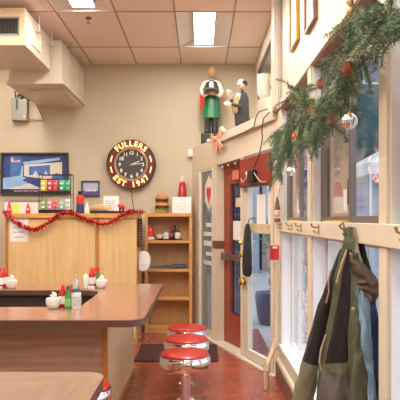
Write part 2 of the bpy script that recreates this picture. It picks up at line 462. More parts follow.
# door 2: cream glazed door
f = MB(); ebox(f, 1.745, 1.765, -.10, -.02, .018, zb(1.75)); ebox(f, 2.48, 2.50, -.10, -.02, .018, zb(2.4)); ebox(f, 1.765, 2.48, -.10, -.02, 2.06, 2.10)
d2 = struct('door_2', f, M_cream)
f = MB()
ebox(f, 1.765, 1.875, -.045, .0, .03, 2.06); ebox(f, 2.42, 2.48, -.045, .0, .03, 2.06)
ebox(f, 1.875, 2.42, -.045, .0, .03, .12); ebox(f, 1.875, 2.42, -.045, .0, 1.96, 2.06)
f.build('door_leaf', M_cream2, d2)
f = MB(); ebox(f, 1.875, 2.42, -.03, -.025, .12, 1.96); f.build('pane', M_glass, d2)
f = MB(); ebox(f, 1.875, 2.42, -.045, .004, 1.40, 1.50); f.build('mid_rail', mat('gold_lace_rail', (.62, .50, .30), .5, var=.35, vscale=60, bump=.3), d2)
for z_, r in ((1.29, .026), (1.16, .032), (.86, .042)):
    k = MB(); c = E(1.805, 0, z_); k.lathe(c, [(r*1.1, 0), (r*1.1, .008), (r*.45, .012), (r*.45, .03), (r, .038), (r*1.05, .055), (r*.6, .07), (0, .073)], 16, axis=(NX, NY, 0))
    k.build('door_knob', M_brass, d2, smooth=True)
f = MB(); ebox(f, 1.765, SL-.02, .0, .008, .02, .022); f.bm.free()

# posters on the door 2 glass
for k, (a, b, y0, y1) in enumerate([(255, 263.5, 194, 225), (266.5, 271.5, 192, 225)]):
    e = MB(); d = 5.8; ebox(e, S(a), min(S(b), 2.41), -.024, -.021, PZ(y1, d), PZ(y0, d))
    e.build('paper_notice', M_paper, None, label=['tall white paper taped to upper glass of the cream door, left one', 'tall white paper on the cream door glass beside the corner post'][k], category='paper', group='papers on the cream door')

# red sign hung in the transom with adapter and cable
t = thing('window_sign', 'red rectangular sign box hung high in the cream door opening', 'sign', E(2.1, .03, 1.9))
e = MB(); ebox(e, 1.76, 2.475, .005, .05, 1.895, 2.205, 1.885, 2.215); e.build('sign_box', mat('red_sign', (.27, .035, .022), .45, var=.05), t, bevel=.006)
e = MB(); ebox(e, 1.76, 2.475, .05, .056, 1.895, 1.92, 1.885, 1.91); ebox(e, 1.76, 1.775, .05, .056, 1.92, 2.2); e.build('sign_rim', M_dark, t)
e = MB(); ebox(e, 2.07, 2.22, .05, .10, 1.93, 2.06); e.build('power_adapter', M_black, t, bevel=.008)
e = MB(); ebox(e, 1.99, 2.035, .05, .08, 2.02, 2.06); e.build('plug', M_white, t, bevel=.004)
pts = [E(2.03, .07, 2.04), E(2.0, .08, 1.98), E(1.9, .075, 1.95), E(1.85, .07, 1.99)]
e = MB().tube(pts, .004, 6); e.tube([E(2.2, .08, 2.04), E(2.26, .09, 2.0), E(2.35, .08, 1.93), E(2.45, .07, 1.92)], .004, 6); e.build('lead', M_white, t)
# cables from the ledge
pts = [E(2.52, .06, 2.60), E(2.45, .09, 2.55), E(2.43, .10, 2.45), E(2.40, .08, 2.35), E(2.33, .08, 2.2), E(2.25, .09, 2.1), E(2.18, .09, 2.03)]
MB().tube(pts, .006, 6).build('power_cable', M_black, None, smooth=True, label='black cable dropping from the ledge corner to the red sign', category='cable')
pts = [E(1.45, .052, zt(1.45)-.10), E(1.9, .052, zt(1.9)-.105), E(2.15, .055, zt(2.15)-.09), E(2.22, .07, zt(2.2)-.02), E(2.32, .08, zt(2.3)+.03), E(2.5, .07, zt(2.5)+.02)]
MB().tube(pts, .005, 6).build('wall_cable', M_dark, None, smooth=True, label='thin black cable running along the underside of the ledge trim', category='cable')

# string of little bulbs under the beam
t = thing('string_lights', 'string of small bulbs along the top of both door openings', 'string lights', E(1.2, .01, zb(1.2)-.04))
wire = [E(1.08+.05*k, -.02, zb(1.1+.05*k)-.02-.012*(k % 2)) for k in range(29)]
MB().tube(wire, .003, 5).build('wire', M_dark, t)
for k in range(0, 29, 4):
    p = wire[k]; MB().ball((p[0], p[1], p[2]-.018), .016, 10).build('bulb', M_ceramic, t, smooth=True)

# corner: pipe, alarm box, hanging ornament
e = MB(); pts = [P(275.5, 262, 5.25), P(275.5, 300, 5.25), P(275.5, 338, 5.25), P(274.5, 345, 5.23), P(269, 360, 5.12), P(266.8, 367, 5.08), P(266.3, 372, 5.07), P(266.3, 385, 5.07)]
pts[-1].z = 0.005
t = thing('drain_pipe', 'cream painted pipe bending to the floor in the corner beside the cream door', 'pipe', (pts[-1].x, pts[-1].y, 0))
MB().tube(pts, .022, 14).build('pipe', mat('tan_pipe', (.58, .44, .28), .5), t, smooth=True)
MB().tube([P(275.3, 341, 5.24), P(273.2, 349, 5.21)], .033, 14).build('joint', mat('tan_joint', (.48, .34, .20), .5), t, smooth=True)
MB().tube([P(267.3, 364, 5.10), P(266.4, 372, 5.07)], .033, 14).build('joint', mat('tan_joint', (.48, .34, .20), .5), t, smooth=True)
t = thing('fire_alarm_box', 'bright red box fixed to the corner post beside the black cloth', 'alarm', P(274.5, 260, 5.2))
a = P(270, 260, 5.22); b = P(279, 245, 5.22)
MB().box(a.x, b.x, 5.19, 5.25, a.z, b.z).build('box', M_redp, t, bevel=.008)
e = MB()
for k in range(5): e.box(a.x-.006, a.x+.03, 5.182, 5.19, a.z+.012+.026*k, a.z+.024+.026*k)
e.build('rib', M_red, t); 
MB().box(a.x+.02, b.x-.02, 5.181, 5.19, b.z-.03, b.z-.012).build('handle', M_white, t)
t = thing('hanging_figure', 'small carved figure with brown hat hanging on the corner post', 'ornament', P(277.5, 228, 5.2))
c = P(277.3, 215, 5.2)
def cz_(py): return PZ(py, 5.2)
MB().lathe((c.x, c.y, cz_(228)), [(.010, 0), (.022, .01), (.026, .05), (.022, .09), (.012, .10)], 12).build('body', M_cream2, t, smooth=True)
MB().ball((c.x, c.y, cz_(214)), .027, 12).build('head', mat('pink_face', (.75, .50, .40), .6), t, smooth=True)
MB().lathe((c.x, c.y, cz_(210)), [(.030, 0), (.024, .03), (.016, .08), (.006, .12)], 12).build('hat', M_brown, t, smooth=True)
MB().lathe((c.x, c.y-.002, cz_(222)), [(.027, 0), (.028, .02), (.025, .035)], 12).build('scarf', M_brown, t, smooth=True)
MB().tube([(c.x, c.y, cz_(199)), (c.x+.03, c.y+.03, cz_(188))], .002, 5).build('string', M_dark, t)

# black cloth hanging on the cream door
t = thing('hanging_cloth', 'black cloth bundle hanging from the cream door beside the brass knobs', 'cloth', E(2.0, .06, PZ(277, 5.9)))
R = []
for z_, r1, r2 in [(PZ(224, 5.9), .02, .015), (PZ(230, 5.9), .04, .03), (PZ(240, 5.9), .05, .035), (PZ(255, 5.9), .062, .04), (PZ(268, 5.9), .065, .045), (PZ(275, 5.9), .05, .04), (PZ(277.5, 5.9), .03, .02)]:
    ring = []
    for k in range(28):
        a = 2*PI*k/28; q = 1+.14*math.sin(5*a+z_*3)+.06*math.sin(9*a)
        ring.append(E(S(252.7)+r1*q*math.cos(a), .06+r2*q*math.sin(a), z_))
    R.append(ring)
MB().rings(R).build('fabric', mat('black_cloth', (.018, .02, .022), .8), t, smooth=True)
MB().tube([E(S(252.7), .06, PZ(225, 5.9)), E(S(252.7), .04, PZ(219, 5.9)), E(S(252.7), -.02, PZ(218, 5.9))], .006, 6).build('loop', M_black, t)

# ================================================================ EXTERIOR
M_pave = mat('pavement', (.42, .42, .44), .8, var=.1)
struct('ground', MB().box(XO-.2, 16, -6, 24, -.16, -.10).box(-6, XO-.2, DB+.12, 24, -.16, -.10).prism([(-.1, 7.99), (.74, 5.6), (.74, 8.02)], -.12, -.02), M_pave)
def building(x0, x1, y0, z1, m, label, cols, rows, wz0=.6):
    t = thing('building', label, 'building', ((x0+x1)/2, y0, -.1))
    MB().box(x0, x1, y0, y0+4, -.1, z1).build('wall', m, t)
    W = (x1-x0)/cols; Hh = (z1-wz0)/rows
    for i in range(cols):
        for j in range(rows):
            fw = MB(); a = x0+W*(i+.15); b = x0+W*(i+.85); c0 = wz0+Hh*(j+.1); c1 = wz0+Hh*(j+.75)
            fw.box(a, b, y0-.04, y0, c0, c1)
            q = fw.build('window', M_sashw, t)
            MB().box(a+.06, b-.06, y0-.05, y0-.04, c0+.06, c1-.06).build('pane', mat('shop_glass', (.10, .16, .26), .1), q)
building(-5, 1.8, 17, 7.5, mat('blue_grey_wall', (.30, .34, .42), .8, var=.1), 'blue grey building seen through the doors', 5, 2)
building(2.0, 4.9, 18, 7.5, mat('pink_beige_wall', (.50, .38, .34), .8, var=.08), 'pinkish building seen through the far upper windows', 3, 2)
building(5.3, 12.5, 19, 7.2, mat('teal_wall', (.035, .10, .115), .8, var=.2), 'dark teal building seen through the upper windows', 5, 1, 6.0)
building(13.0, 15.9, 14, 6.0, mat('mauve_wall', (.35, .25, .27), .8, var=.1), 'mauve building at far side of the street', 4, 2)
t = thing('canopy_tent', 'white canopy tent outside beyond the window', 'tent', (5.0, 13.0, -.1))
cx, cy = 4.95, 13.2; hw = 1.35
e = MB(); top = (cx, cy, 3.55); cor = [(cx-hw, cy-hw, 2.75), (cx+hw, cy-hw, 2.75), (cx+hw, cy+hw, 2.75), (cx-hw, cy+hw, 2.75)]
for i in range(4): e.poly([cor[i], cor[(i+1) % 4], top])
for i in range(4):
    a, b = cor[i], cor[(i+1) % 4]; e.poly([a, b, (b[0], b[1], 2.5), (a[0], a[1], 2.5)])
e.build('roof', M_white, t)
for i, (sx, sy) in enumerate(((-1,-1),(1,-1),(1,1),(-1,1))): MB().box(cx+sx*hw-.03, cx+sx*hw+.03, cy+sy*hw-.03, cy+sy*hw+.03, -.1, 2.5).build('leg', M_steel, t)
e = MB()
for k in range(24):
    x0 = cx-hw+.05+k*(2*hw-.1)/24; e.box(x0, x0+.1, cy+hw-.05-.03*(k % 2), cy+hw-.02-.03*(k % 2), 0, 2.5)
e.build('back_curtain', mat('pale_blue_cloth', (.55, .66, .80), .8), t)
# parked car seen low through the glass
t = thing('planter', 'blue planter with twisted plant outside the cream door', 'planter', (1.15, 8.8, -.1))
MB().lathe((1.12, 8.8, -.1), [(.18, 0), (.22, .1), (.26, .45), (.24, .5), (.2, .5)], 20).build('pot', mat('blue_glaze', (.04, .06, .14), .3), t, smooth=True)
for q in range(2):
    MB().tube([(1.12+.03*math.cos(k*.9+q*PI), 8.8+.03*math.sin(k*.9+q*PI), .4+.05*k) for k in range(22)], .014, 7).build('stem', mat('stem_grey', (.22, .26, .20), .7), t, smooth=True)
e = MB()
for k in range(60):
    a = random.uniform(0, 2*PI); z_ = random.uniform(1.0, 1.6); r = random.uniform(.05, .2)
    p = Vector((1.12+r*math.cos(a), 8.8+r*math.sin(a), z_)); u = Vector((random.uniform(-1,1), random.uniform(-1,1), random.uniform(-1,1))).normalized()*.05; v = u.orthogonal().normalized()*.02
    e.poly([p-u, p+v, p+u, p-v])
e.build('foliage', mat('plant_leaf', (.08, .20, .06), .6), t)

# snowflake stickers on the lower glass of the far window
def snow(mb, y, z, r):
    for k in range(6):
        a = PI/3*k; ca, sa = math.cos(a), math.sin(a); w_ = r*.13
        x0 = XG-.002
        p = [(-w_, 0), (w_, 0), (w_, r), (-w_, r)]
        mb.extr([(x0, y+u*ca-v*sa, z+u*sa+v*ca) for u, v in p], (.002, 0, 0))
random.seed(3)
spots = []
for k in range(400):
    y = random.uniform(4.05, 5.05); z = random.uniform(.5, 1.36)
    if all((y-a)**2+(z-b)**2 > .115**2 for a, b in spots): spots.append((y, z))
    if len(spots) >= 30: break
for i, (y, z) in enumerate(spots):
    e = MB(); snow(e, y, z, random.uniform(.03, .055))
    e.build('snowflake_sticker', M_hex, None, label='white snowflake sticker on the far lower window glass', category='sticker', group='snowflake stickers on the far lower window')

# ================================================================ BACK WALL FITTINGS
# ventilation boxes
t = thing('ventilation_duct', 'cream rectangular duct running along the back to the wall at top left', 'duct', (-1.95, 7.2, HC+1.58))
e = MB(); e.box(-2.275, -1.64, 6.64, DB-.002, HC+1.63, HC+2.12); e.build('casing', M_cream2, t, bevel=.005)
e = MB(); e.box(-2.295, -1.61, 6.62, DB-.002, HC+1.60, HC+1.63); e.build('bottom_flange', M_cream2, t)
MB().box(-2.12, -1.66, 6.9, DB-.002, HC+1.57, HC+1.60).build('lower_tray', M_cream2, t, bevel=.004)
for y in (7.02, 7.45): MB().box(-1.639, -1.632, y, y+.03, HC+1.632, HC+2.12).build('seam', M_cream, t)
for y in (6.95, 7.5): MB().tube([(-1.60, y, HC+2.05), (-1.60, y, CZ-.004)], .006, 6).build('hanger_rod', M_steel, t)
t = thing('exhaust_unit', 'boxy cream ventilation unit with a dark grille in its wooden front', 'vent unit', (-2.3, 6.1, HC+1.75))
e = MB(); e.box(-2.95, -1.767, 5.67, 6.615, HC+1.755, HC+2.13); e.build('casing', M_cream2, t, bevel=.004)
fr = MB(); y0, y1 = 5.65, 5.67; X0, X1 = -2.95, -1.767; Z0, Z1 = HC+1.755, HC+2.13
gx1 = PX(19.5, 5.65); gz0 = PZ(35.5, 5.65); gz1 = PZ(17, 5.65)
fr.box(X0, X1, y0, y1, Z0, gz0); fr.box(X0, X1, y0, y1, gz1, Z1); fr.box(gx1, X1, y0, y1, gz0, gz1); fr.box(X0, -2.85, y0, y1, gz0, gz1)
fr.build('front_frame', woodmat('pale_maple_veneer', (0.74, 0.54, 0.30), (0.86, 0.68, 0.42), (.5, 9, 9), 0.35, 3.0), t)
g = MB(); g.box(-2.85, gx1, y0+.012, y1, gz0, gz1); gr = g.build('grille', mat('grille_dark', (.05, .05, .045), .6), t)
g = MB()
for k in range(30): g.box(-2.85+k*.035, -2.846+k*.035, y0+.004, y0+.012, gz0+.01, gz1-.01)
for k in range(6): g.box(-2.85, gx1, y0+.002, y0+.006, gz0+.02+k*.028, gz0+.023+k*.028)
g.build('mesh', M_dark, gr)
g = MB(); tt = .016
g.box(-2.85, gx1, y0-.008, y0+.012, gz0, gz0+tt); g.box(-2.85, gx1, y0-.008, y0+.012, gz1-tt, gz1); g.box(gx1-tt, gx1, y0-.008, y0+.012, gz0, gz1)
g.build('bezel', M_grey, gr)
sx = -1.767
g = MB(); g.box(sx, sx+.006, 5.86, 6.16, HC+1.85, HC+2.03); q = g.build('side_panel', M_cream, t)
g = MB(); frame_yz(g, sx, sx+.014, 5.84, 6.18, HC+1.83, HC+2.05, .02); g.build('panel_frame', M_white, q)
g = MB().ball((sx+.012, 6.24, HC+1.93), .014, 10); g.build('knob', M_steel, t, smooth=True)
for y in (6.0, 6.5): MB().tube([(-1.72, y, HC+2.0), (-1.72, y, CZ-.004)], .007, 6).build('hanger_rod', M_white, t)
for q in (5.99, 6.49): MB().box(-1.767, -1.70, q, q+.02, HC+2.0, HC+2.012).build('bracket', M_steel, t)

# sprinkler
t = thing('sprinkler', 'small bronze sprinkler head in the ceiling', 'sprinkler', (-1.21, 6.08, CZ-.07))
M_bronze = mat('bronze', (.20, .10, .06), .4, metal=.6)
MB().lathe((-1.21, 6.08, CZ-.012), [(.035, 0), (.03, .015)], 16).build('plate', M_bronze, t, smooth=True)
MB().lathe((-1.21, 6.08, CZ-.062), [(.022, 0), (.022, .004), (.006, .006), (.008, .03), (.012, .05)], 12).build('nozzle', M_bronze, t, smooth=True)

# grey electrical box
t = thing('electrical_box', 'grey metal electrical box with loose wires high on the back wall', 'electrical box', (PX(19, 7.85), 7.85, PZ(121, 7.85)))
x0, x1, z0, z1 = PX(11.3, 7.8), PX(26.8, 7.8), PZ(120.5, 7.8), PZ(98, 7.8)
MB().box(x0, x1, 7.80, DB-.001, z0, z1).build('housing', M_grey, t, bevel=.008)
MB().box(x0+.07, x0+.09, 7.79, 7.80, z1-.16, z1-.02).build('switch_lever', M_dark, t)
MB().ball((x1-.03, 7.795, z0+.05), .018, 10).build('indicator', M_white, t, smooth=True)
e = MB()
for pp in ([(16, 98), (15, 92), (19, 90), (24, 94), (22, 99)], [(18, 97), (20, 92), (27, 93), (31, 98), (29, 101)], [(20, 98), (23, 96), (27, 99), (31, 97)], [(17, 96), (21, 95), (26, 91)]):
    e.tube([P(a, b, 7.78) for a, b in pp], .011, 6)
e.build('wire', M_dark, t, smooth=True)
MB().tube([P(20, 97, 7.8), P(20.3, 93, 7.8), P(20.5, 89.5, 7.8)], .012, 8).build('conduit', M_steel, t, smooth=True)
MB().tube([P(30, 94, 7.84), P(38, 108, 7.86), P(44.5, 121, 7.88), P(38, 120, 7.88), P(27, 118.5, 7.86)], .008, 6).build('bracket_shadow_line', M_grid, t)  # bracket line plus the duct's shadow line on the wall, built as a tube

# sensor on back wall
t = thing('wall_sensor', 'small white sensor box on the back wall beside the ledge', 'sensor', P(190, 157, 7.85))
a = P(187.5, 157, 7.85); b = P(193, 149.5, 7.85)
MB().box(a.x, b.x, 7.84, DB-.001, a.z, b.z).build('housing', M_white, t, bevel=.01)
MB().ball((a.x+.03, 7.84, a.z+.03), .02, 12, sc=(1,.5,1)).build('lens', M_troffer, t, smooth=True)

# poster
t = thing('framed_poster', 'large dark framed poster in night blues above the cabinet at left', 'picture', P(34, 195, 7.86))
x0, x1, z0, z1 = PX(.3, 7.86), PX(68.3, 7.86), PZ(195, 7.86), PZ(152.5, 7.86)
fr = MB(); th = .028
fr.box(x0, x1, 7.855, DB-.001, z0, z0+th); fr.box(x0, x1, 7.855, DB-.001, z1-th, z1); fr.box(x0, x0+th, 7.855, DB-.001, z0+th, z1-th); fr.box(x1-th, x1, 7.855, DB-.001, z0+th, z1-th)
fr.build('frame', M_dark, t, bevel=.003)
e = MB()
blue = [mat('ink_navy', (.03, .055, .20), .5, var=.3, vscale=8), mat('ink_blue', (.06, .16, .42), .5, var=.3, vscale=10), mat('ink_sky', (.28, .48, .75), .5, var=.15), mat('ink_pale', (.62, .58, .62), .5, var=.2, vscale=12), mat('ink_cream', (.70, .62, .48), .5), mat('ink_black', (.02, .02, .03), .5), mat('ink_pink', (.7, .4, .45), .5)]
def flat(mi, p, y=7.884):
    e.m(blue[mi]).extr([P(a, b, 7.88)+Vector((0, y-7.88, 0)) for a, b in p], (0, .001, 0))
flat(5, [(2.5, 193), (66, 193), (66, 154.5), (2.5, 154.5)], 7.888)
flat(0, [(2.5, 189), (66, 189), (66, 154.5), (2.5, 154.5)], 7.886)
flat(1, [(10, 156), (22, 156), (22, 176), (10, 176)], 7.884)
flat(2, [(2.5, 189), (2.5, 178), (20, 175.5), (30, 180), (24, 189)], 7.882)
flat(3, [(8, 189), (30, 183), (44, 189)], 7.880)
flat(4, [(24, 176), (24, 165), (62, 162), (62, 178), (40, 179)], 7.880)
flat(1, [(29, 175), (29, 166.5), (50, 165), (50, 176)], 7.878)
flat(2, [(23, 162), (60, 157.5), (60, 160), (24, 165.5)], 7.876)
flat(0, [(22, 180), (30, 177), (64, 181), (64, 186), (40, 188)], 7.876)
flat(3, [(32, 176), (36, 170.5), (39, 176)], 7.875); flat(6, [(11, 157.5), (13, 157.5), (14, 161), (20, 160), (20, 162), (11, 162)], 7.878); flat(3, [(42, 177), (46, 171), (50, 177)], 7.875)
flat(2, [(20, 176), (22, 166), (23.5, 166), (23, 177)], 7.874); flat(4, [(54, 176), (54, 163.5), (60, 163), (60, 177)], 7.874); flat(1, [(51, 178), (56, 173), (62, 175), (63, 179)], 7.873)
art = e.build('print', None, t)
tx = MB(); text_into(tx, 'BOULEVARD OF BROKEN DREAMS', .036, facing(P(34, 191, 7.872)), .0008)
tx.build('caption', M_cream2, art)

# small framed picture
t = thing('framed_picture', 'small dark framed landscape photo on the wall behind the bread', 'picture', P(90, 196, 7.86))
x0, x1, z0, z1 = PX(81.3, 7.86), PX(99.3, 7.86), PZ(196.2, 7.86), PZ(180.8, 7.86); th = .016
fr = MB()
fr.box(x0, x1, 7.86, DB-.001, z0, z0+th); fr.box(x0, x1, 7.86, DB-.001, z1-th, z1); fr.box(x0, x0+th, 7.86, DB-.001, z0+th, z1-th); fr.box(x1-th, x1, 7.86, DB-.001, z0+th, z1-th)
fr.build('frame', mat('navy_frame', (.03, .03, .06), .4), t)
e = MB(); e.m(mat('photo_sky', (.45, .52, .75), .5, var=.2)).box(x0+th, x1-th, 7.885, 7.89, z0+.075, z1-th); e.m(mat('photo_land', (.10, .09, .30), .5, var=.4, vscale=30)).box(x0+th, x1-th, 7.885, 7.89, z0+th, z0+.075)
e.m(M_paper)
for k in range(4):
    xx = x0+.05+.04*k; e.extr([(xx, 7.883, z0+.07), (xx+.035, 7.883, z0+.07), (xx+.018, 7.883, z0+.105+.01*(k % 2))], (0, .001, 0))
e.build('photo', None, t)

# neon clock
CC = P(131, 164.3, 7.80); R0 = .343
t = thing('neon_clock', 'round neon wall clock with glowing orange lettering', 'clock', (CC.x, 7.86, CC.z-R0))
M_neon = mat('neon_tube', (1, .35, .12), .4, emit=2.2, ecol=(1.0, .28, .10))
e = MB(); e.lathe((CC.x, DB-.002, CC.z), [(R0*.95, 0), (R0, .02), (R0, .07), (R0*.97, .09), (.235, .09), (.235, .02)], 48, axis=(0,-1,0)); e.build('case', mat('clock_case', (.10, .022, .012), .3), t, smooth=True)
e = MB(); e.torus((CC.x, DB-.09, CC.z), R0-.008, .012, (0,1,0), 48, 8); e.build('outer_rim', M_dark, t, smooth=True)
e = MB(); e.torus((CC.x, DB-.09, CC.z), .222, .017, (0,1,0), 48, 8); e.build('inner_rim', mat('clock_rim', (.42, .28, .20), .35, metal=.3), t, smooth=True)
e = MB(); e.lathe((CC.x, DB-.03, CC.z), [(.215, 0), (.215, .02)], 48, axis=(0,-1,0)); e.build('dial', mat('clock_dial', (.055, .05, .048), .4), t)
for k in range(1, 13):
    a = PI/2-2*PI*k/12; e = MB()
    text_into(e, str(k), .068, facing((CC.x+.165*math.cos(a), DB-.053, CC.z+.165*math.sin(a)), 0), .001, .003)
    e.build('numeral', M_paper, t)
yt = DB-.10
def arc_text(s, r, a0, step, size, bottom=False):
    e = MB()
    n_ = len(s)
    for i, ch in enumerate(s):
        if ch == ' ': continue
        off = (i-(n_-1)/2)*step
        if not bottom:
            a = a0-off; rot = a-PI/2
        else:
            a = a0+off; rot = a+PI/2
        text_into(e, ch, size, facing((CC.x+r*math.cos(a), yt, CC.z+r*math.sin(a)), rot), .004, .0022)
    return e
arc_text('FULLERS', .285, PI/2, .245, .105).build('lettering', M_neon, t)
arc_text('EST 1947', .285, -PI/2, .245, .105, True).build('lettering', M_neon, t)
for sgn in (0, PI):
    for s2 in (-1, 1):
        pts = [(CC.x+.285*math.cos(sgn+s2*a), yt, CC.z+.285*math.sin(sgn+s2*a)) for a in (.12, .2, .28, .36, .42)]
        MB().tube(pts, .008, 8).build('neon_bar', M_neon, t, smooth=True)
M_glint = mat('yellow_glint', (1, .85, .1), .4, emit=1.6, ecol=(1.0, .75, .05))
MB().tube([(CC.x+.215*math.cos(a), DB-.062, CC.z+.215*math.sin(a)) for a in [PI/2+.55-.1*k for k in range(14)]], .005, 6).build('dial_reflection', M_glint, t, smooth=True)  # glowing arc stands in for the fluorescent lights' reflection on the dial
def hand(a, L, w_):
    d = Vector((math.sin(a), 0, math.cos(a))); p = Vector((math.cos(a), 0, -math.sin(a))); c = Vector((CC.x, DB-.058, CC.z))
    e = MB(); e.extr([c-d*.02-p*w_, c-d*.02+p*w_, c+d*L+p*w_*.5, c+d*L-p*w_*.5], (0, -.002, 0)); return e
hand(math.radians(67), .125, .009).build('hour_hand', M_paper, t); hand(math.radians(84), .17, .007).build('minute_hand', M_paper, t)
MB().tube([(CC.x, DB-.01, CC.z-R0+.01), P(132, 198, DB-.01), P(133.5, 206, DB-.01), P(133.5, 212, DB-.01), P(133, 222, DB-.01)], .004, 6).build('cord', M_dark, t)

# ================================================================ BACK CABINETS
YC = 6.9
def cabinet(px0, px1, label, loc_name='storage_cabinet'):
    x0 = PX(px0, YC); x1 = PX(px1, YC)
    t = thing(loc_name, label, 'cabinet', ((x0+x1)/2, YC+.25, 0), 'light wood cabinets behind the counter')
    MB().box(x0+.002, x1-.002, YC+.02, 7.45, .0, 1.56).build('carcass', M_maple_in, t)
    MB().box(x0+.012, x1-.012, YC, YC+.02, .08, 1.558).build('front_panel', M_maple, t, bevel=.002)
    MB().box(x0, x0+.035, YC-.004, YC+.0, .0, 1.558).build('edge_strip', M_orange, t)
    MB().box(x0+.001, x1-.001, YC-.03, 7.47, 1.561, 1.618).build('top_board', M_maple_edge, t, bevel=.003)
    return t
cabinet(5.5, 96.3, 'wide light wood cabinet with a paper notice taped to its front')
cabinet(96.5, 137, 'narrower light wood cabinet beside the open bookcase')
ZT = 1.618

# notice on the cabinet
t = thing('paper_notice', 'white paper notice taped to the wide wood cabinet under the tinsel', 'paper', P(19, 242, YC-.006))
a = P(10, 242, YC); b = P(28.3, 218.5, YC)
MB().box(a.x, b.x, YC-.006, YC-.001, a.z, b.z).build('sheet', M_paper, t)
e = MB()
for (py, x0, x1) in ((223, 15, 18), (223, 19, 24), (227.5, 13, 16), (227.5, 17, 25), (232, 13, 17), (232, 18, 25), (237, 15, 24)):
    q0 = P(x0, py+1, YC); q1 = P(x1, py-.9, YC)
    nseg = int((x1-x0)/1.0)
    for k in range(nseg):
        xx = q0.x+(q1.x-q0.x)*k/nseg
        e.box(xx, xx+.007, YC-.0075, YC-.006, q0.z, q0.z+(q1.z-q0.z)*(.7+.3*((k*7) % 3)/2))
e.build('faint_lines', mat('faded_ink', (.35, .36, .38), .8), t)

# red tinsel garland
M_tin = mat('red_tinsel', (.55, .015, .015), .25, metal=.5)
M_tin2 = mat('silver_tinsel', (.85, .80, .72), .25, metal=.5)
path = [(3.5, 211), (6, 213), (10, 217), (17, 223), (26, 228), (35, 230), (44, 226), (52, 220), (60, 214), (68, 212), (76, 214), (84, 219), (92, 222), (101, 224), (110, 223), (117, 219), (124, 214), (130, 211.5), (138, 212), (144.5, 212.5)]
pp = [P(a, b, YC-.065) for a, b in path]
for q in pp[-3:]: q.y = YC-.05
t = thing('tinsel_garland', 'red tinsel garland swagged along the tops of the wood cabinets', 'garland', (pp[9].x, pp[9].y, PZ(232, YC)))
MB().tube(pp, .008, 6).build('cord', M_tin, t)
random.seed(11)
e = MB(); e.m(M_tin).m(M_tin2)
for a, b in zip(pp, pp[1:]):
    L = (b-a).length
    for k in range(int(L*820)):
        p = a.lerp(b, random.random()); u = Vector((random.gauss(0,1), random.gauss(0,1)*.7, random.gauss(0,1))).normalized()*random.uniform(.02, .042)
        v = u.orthogonal().normalized()*.0045
        e.mi = 0 if random.random() < .93 else 1
        if p.y+u.y > YC-.034: u.y = -abs(u.y)
        e.poly([p-v, p+v, p+u+v, p+u-v])
e.build('tinsel', None, t)

# ---------------------------------------------------------------- things on the cabinets
def bottle(name, label, cat, c, prof, m, capm=None, capprof=None, labelm=None, lab=None, group=None, n_=18):
    t = thing(name, label, cat, c, group)
    MB().lathe(c, prof, n_).build('body', m, t, smooth=True)
    if capm: MB().lathe(c, capprof, n_).build('cap', capm, t, smooth=True)
    if labelm: MB().lathe(c, lab, n_).build('paper_label', labelm, t, smooth=True)
    return t
# snack rack
yr = 7.1
t = thing('snack_rack', 'two tier black wire rack of snack packets on the wide cabinet', 'rack', (PX(56, yr), yr, ZT))
x0, x1 = PX(40.5, yr), PX(72, yr); za, zb_ = PZ(194, yr), PZ(213, yr)
e = MB()
for x in (x0, x1):
    for y in (yr-.07, yr+.07): e.tube([(x, y, ZT), (x, y, PZ(174.5, yr))], .005, 6)
e.build('upright', M_black, t)
for z_ in (ZT+.012, za):
    e = MB(); e.box(x0, x1, yr-.075, yr+.07, z_-.006, z_); e.box(x0, x1, yr-.08, yr-.072, z_-.006, z_+.035)
    for k in range(14): e.box(x0+k*(x1-x0)/13-.002, x0+k*(x1-x0)/13+.002, yr-.084, yr-.08, z_, z_+.035)
    e.build('shelf', M_black, t)
MB().tube([(x0, yr+.07, PZ(175, yr)), (x1, yr+.07, PZ(175, yr)), (x1, yr-.07, PZ(175, yr)), (x0, yr-.07, PZ(175, yr)), (x0, yr+.07, PZ(175, yr))], .005, 6).build('top_rail', M_black, t)
def packet(px0, px1, py0, py1, col, band, desc, z0):
    xa, xb = PX(px0, yr), PX(px1, yr); h = (py1-py0)/F*yr
    t = thing('snack_packet', desc, 'snack packet', ((xa+xb)/2, yr-.02, z0), 'snack packets in the wire rack')
    R = []; NN = 7
    for j in range(NN+1):
        v = j/NN; bulge = .028*math.sin(PI*v)**.6+.002
        R.append([Vector((xa+(xb-xa)*(.5+.5*math.cos(a)), yr-.02+bulge*math.sin(a), z0+h*v)) for a in [2*PI*i/14 for i in range(14)]])
    MB().rings(R).build('bag', mat('pk_'+col[0], col[1], .3, var=.12, vscale=25), t, smooth=True)
    w_ = xb-xa
    MB().ball(((xa+xb)/2, yr-.047, z0+h*.42), w_*.27, 12, sc=(1,.12,1)).build('emblem', mat('pk_'+band[0], band[1], .4), t, smooth=True)
    MB().box(xa+w_*.2, xb-w_*.2, yr-.05, yr-.043, z0+h*.68, z0+h*.80).build('band', mat('pk_'+band[0], band[1], .4), t)
cY = ('yellow', (.80, .55, .03)); cR = ('red', (.60, .06, .05)); cG = ('green', (.06, .42, .18)); cP = ('pink', (.65, .22, .25)); cW = ('white', (.78, .80, .78)); cT = ('teal', (.30, .55, .52)); cO = ('olive', (.18, .42, .12))
for a in [(41.2, 47.3, cY, cW, 'yellow snack packet at the upper left of the wire rack'), (48, 53, cR, cW, 'red snack packet next to the yellow one on the upper tier'), (53.4, 58.6, cR, cP, 'red snack packet left of the green ones on the upper tier'), (59.6, 65.3, cG, cW, 'green snack packet next to the red ones on the upper tier'), (65.7, 71.3, cG, cT, 'green snack packet at the upper right end of the wire rack')]:
    packet(a[0], a[1], 179, 193, a[2], a[3], a[4], za)
